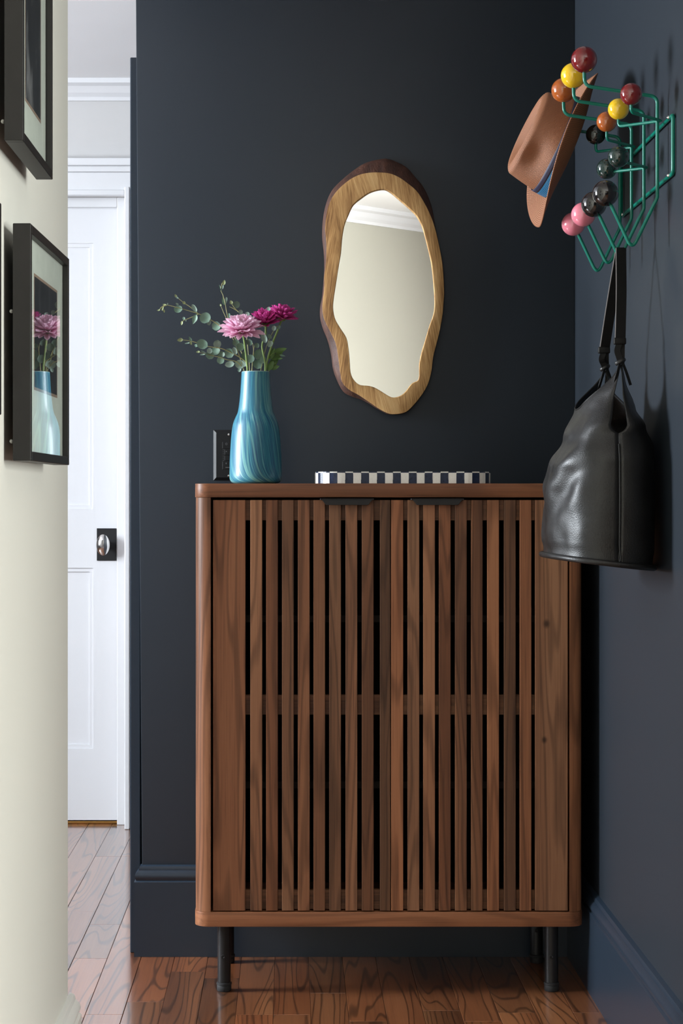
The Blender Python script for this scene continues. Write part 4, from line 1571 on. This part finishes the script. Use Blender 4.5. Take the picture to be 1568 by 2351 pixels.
sprig('low eucalyptus sprig leaning left above the vase shoulder',
      [[(935, 1080), (932, 890), (880, 835), (820, 800), (700, 745), (560, 722), (440, 682), (380, 668), (300, 660)], [(900, 930), (840, 870), (750, 850), (690, 830), (600, 808), (520, 788), (475, 775)]],
      [(512, 702, 46, 56, 115, 'g'), (655, 702, 38, 40, 10, 'p'), (640, 765, 40, 44, 80, 'g'), (585, 806, 42, 40, 200, 'g'), (686, 855, 35, 36, 190, 'g'), (768, 788, 44, 48, 150, 'g'),
       (772, 893, 32, 46, 80, 'p'), (868, 893, 42, 48, 110, 'p'), (690, 800, 30, 38, 60, 'g'), (582, 765, 26, 28, -20, 'p'), (303, 662, 18, 28, 260, 'b'), (472, 775, 12, 18, 265, 'b'),
       (398, 652, 13, 26, -30, 't'), (455, 716, 20, 16, 200, 't'), (522, 776, 8, 28, -60, 'p'), (372, 692, 7, 26, 260, 'p'), (405, 692, 12, 20, 160, 'b'), (515, 800, 6, 26, 265, 'p'),
       (712, 800, 22, 14, 90, 'p'), (865, 945, 16, 22, 200, 'p')], lean=-0.03)
sprig('thin eucalyptus tip standing upright over the pink bloom',
      [[(960, 1080), (930, 900), (850, 700), (780, 540), (745, 400), (735, 340), (710, 240), (690, 190), (700, 130), (720, 105)], [(740, 455), (715, 400), (690, 340)]],
      [(716, 292, 18, 42, -12, 't'), (736, 290, 12, 38, 10, 'p'), (718, 118, 16, 26, 15, 'b'), (680, 160, 7, 22, -20, 't'), (707, 160, 7, 22, 8, 'p'), (764, 433, 26, 16, 90, 'g'), (685, 332, 10, 12, -10, 'b'), (690, 185, 6, 16, -40, 't')], Yb=4.275)
sprig('short eucalyptus tip with one round leaf behind the pink bloom',
      [[(970, 1080), (960, 900), (930, 600), (895, 425), (860, 400), (820, 360), (790, 315)], [(860, 395), (800, 360), (770, 348)]],
      [(836, 328, 35, 36, 10, 'g'), (787, 306, 17, 20, -20, 'b'), (877, 398, 22, 24, 10, 'p'), (940, 418, 24, 22, 80, 'p')], Yb=4.285)
sprig('eucalyptus stems with round leaves crowding the vase mouth',
      [[(985, 1080), (985, 930), (1000, 760), (1012, 700)], [(975, 1000), (1000, 800), (990, 690)], [(1040, 1080), (1100, 800), (1150, 650), (1200, 560), (1225, 530)]],
      [(912, 815, 28, 50, 0, 'g'), (968, 840, 40, 42, 40, 'g'), (1045, 800, 42, 55, 15, 'g'), (1040, 892, 46, 46, 10, 'g'), (1098, 645, 28, 50, -20, 'p'), (1192, 552, 22, 26, 10, 'p'),
       (1238, 542, 16, 22, 30, 'g'), (958, 685, 36, 30, 60, 'g'), (905, 885, 30, 34, -30, 'p'), (1085, 850, 30, 40, 20, 'g'), (1155, 700, 26, 34, 30, 'p'), (1150, 630, 18, 26, -40, 'g'),
       (1030, 715, 24, 26, 0, 'g'), (1115, 600, 16, 22, 20, 'g'), (1140, 372, 22, 28, 30, 'g')], Yb=4.262)
sprig('dark serrated mum leaves at the right of the vase mouth',
      [[(1075, 1080), (1130, 870), (1170, 800), (1230, 770)], [(1090, 1060), (1160, 930), (1210, 880)]],
      [(1252, 760, 30, 66, 72, 'd'), (1222, 815, 32, 66, 55, 'd'), (1192, 870, 36, 70, 40, 'd'), (1200, 922, 24, 46, 75, 'd'), (1176, 790, 26, 60, 20, 'd'), (1272, 810, 10, 30, 100, 't'), (1250, 840, 9, 26, 80, 'd'), (1160, 905, 30, 54, 30, 'd')],
      name='leaf_spray', smat=STEM_GREEN, group=None, Yb=4.262)
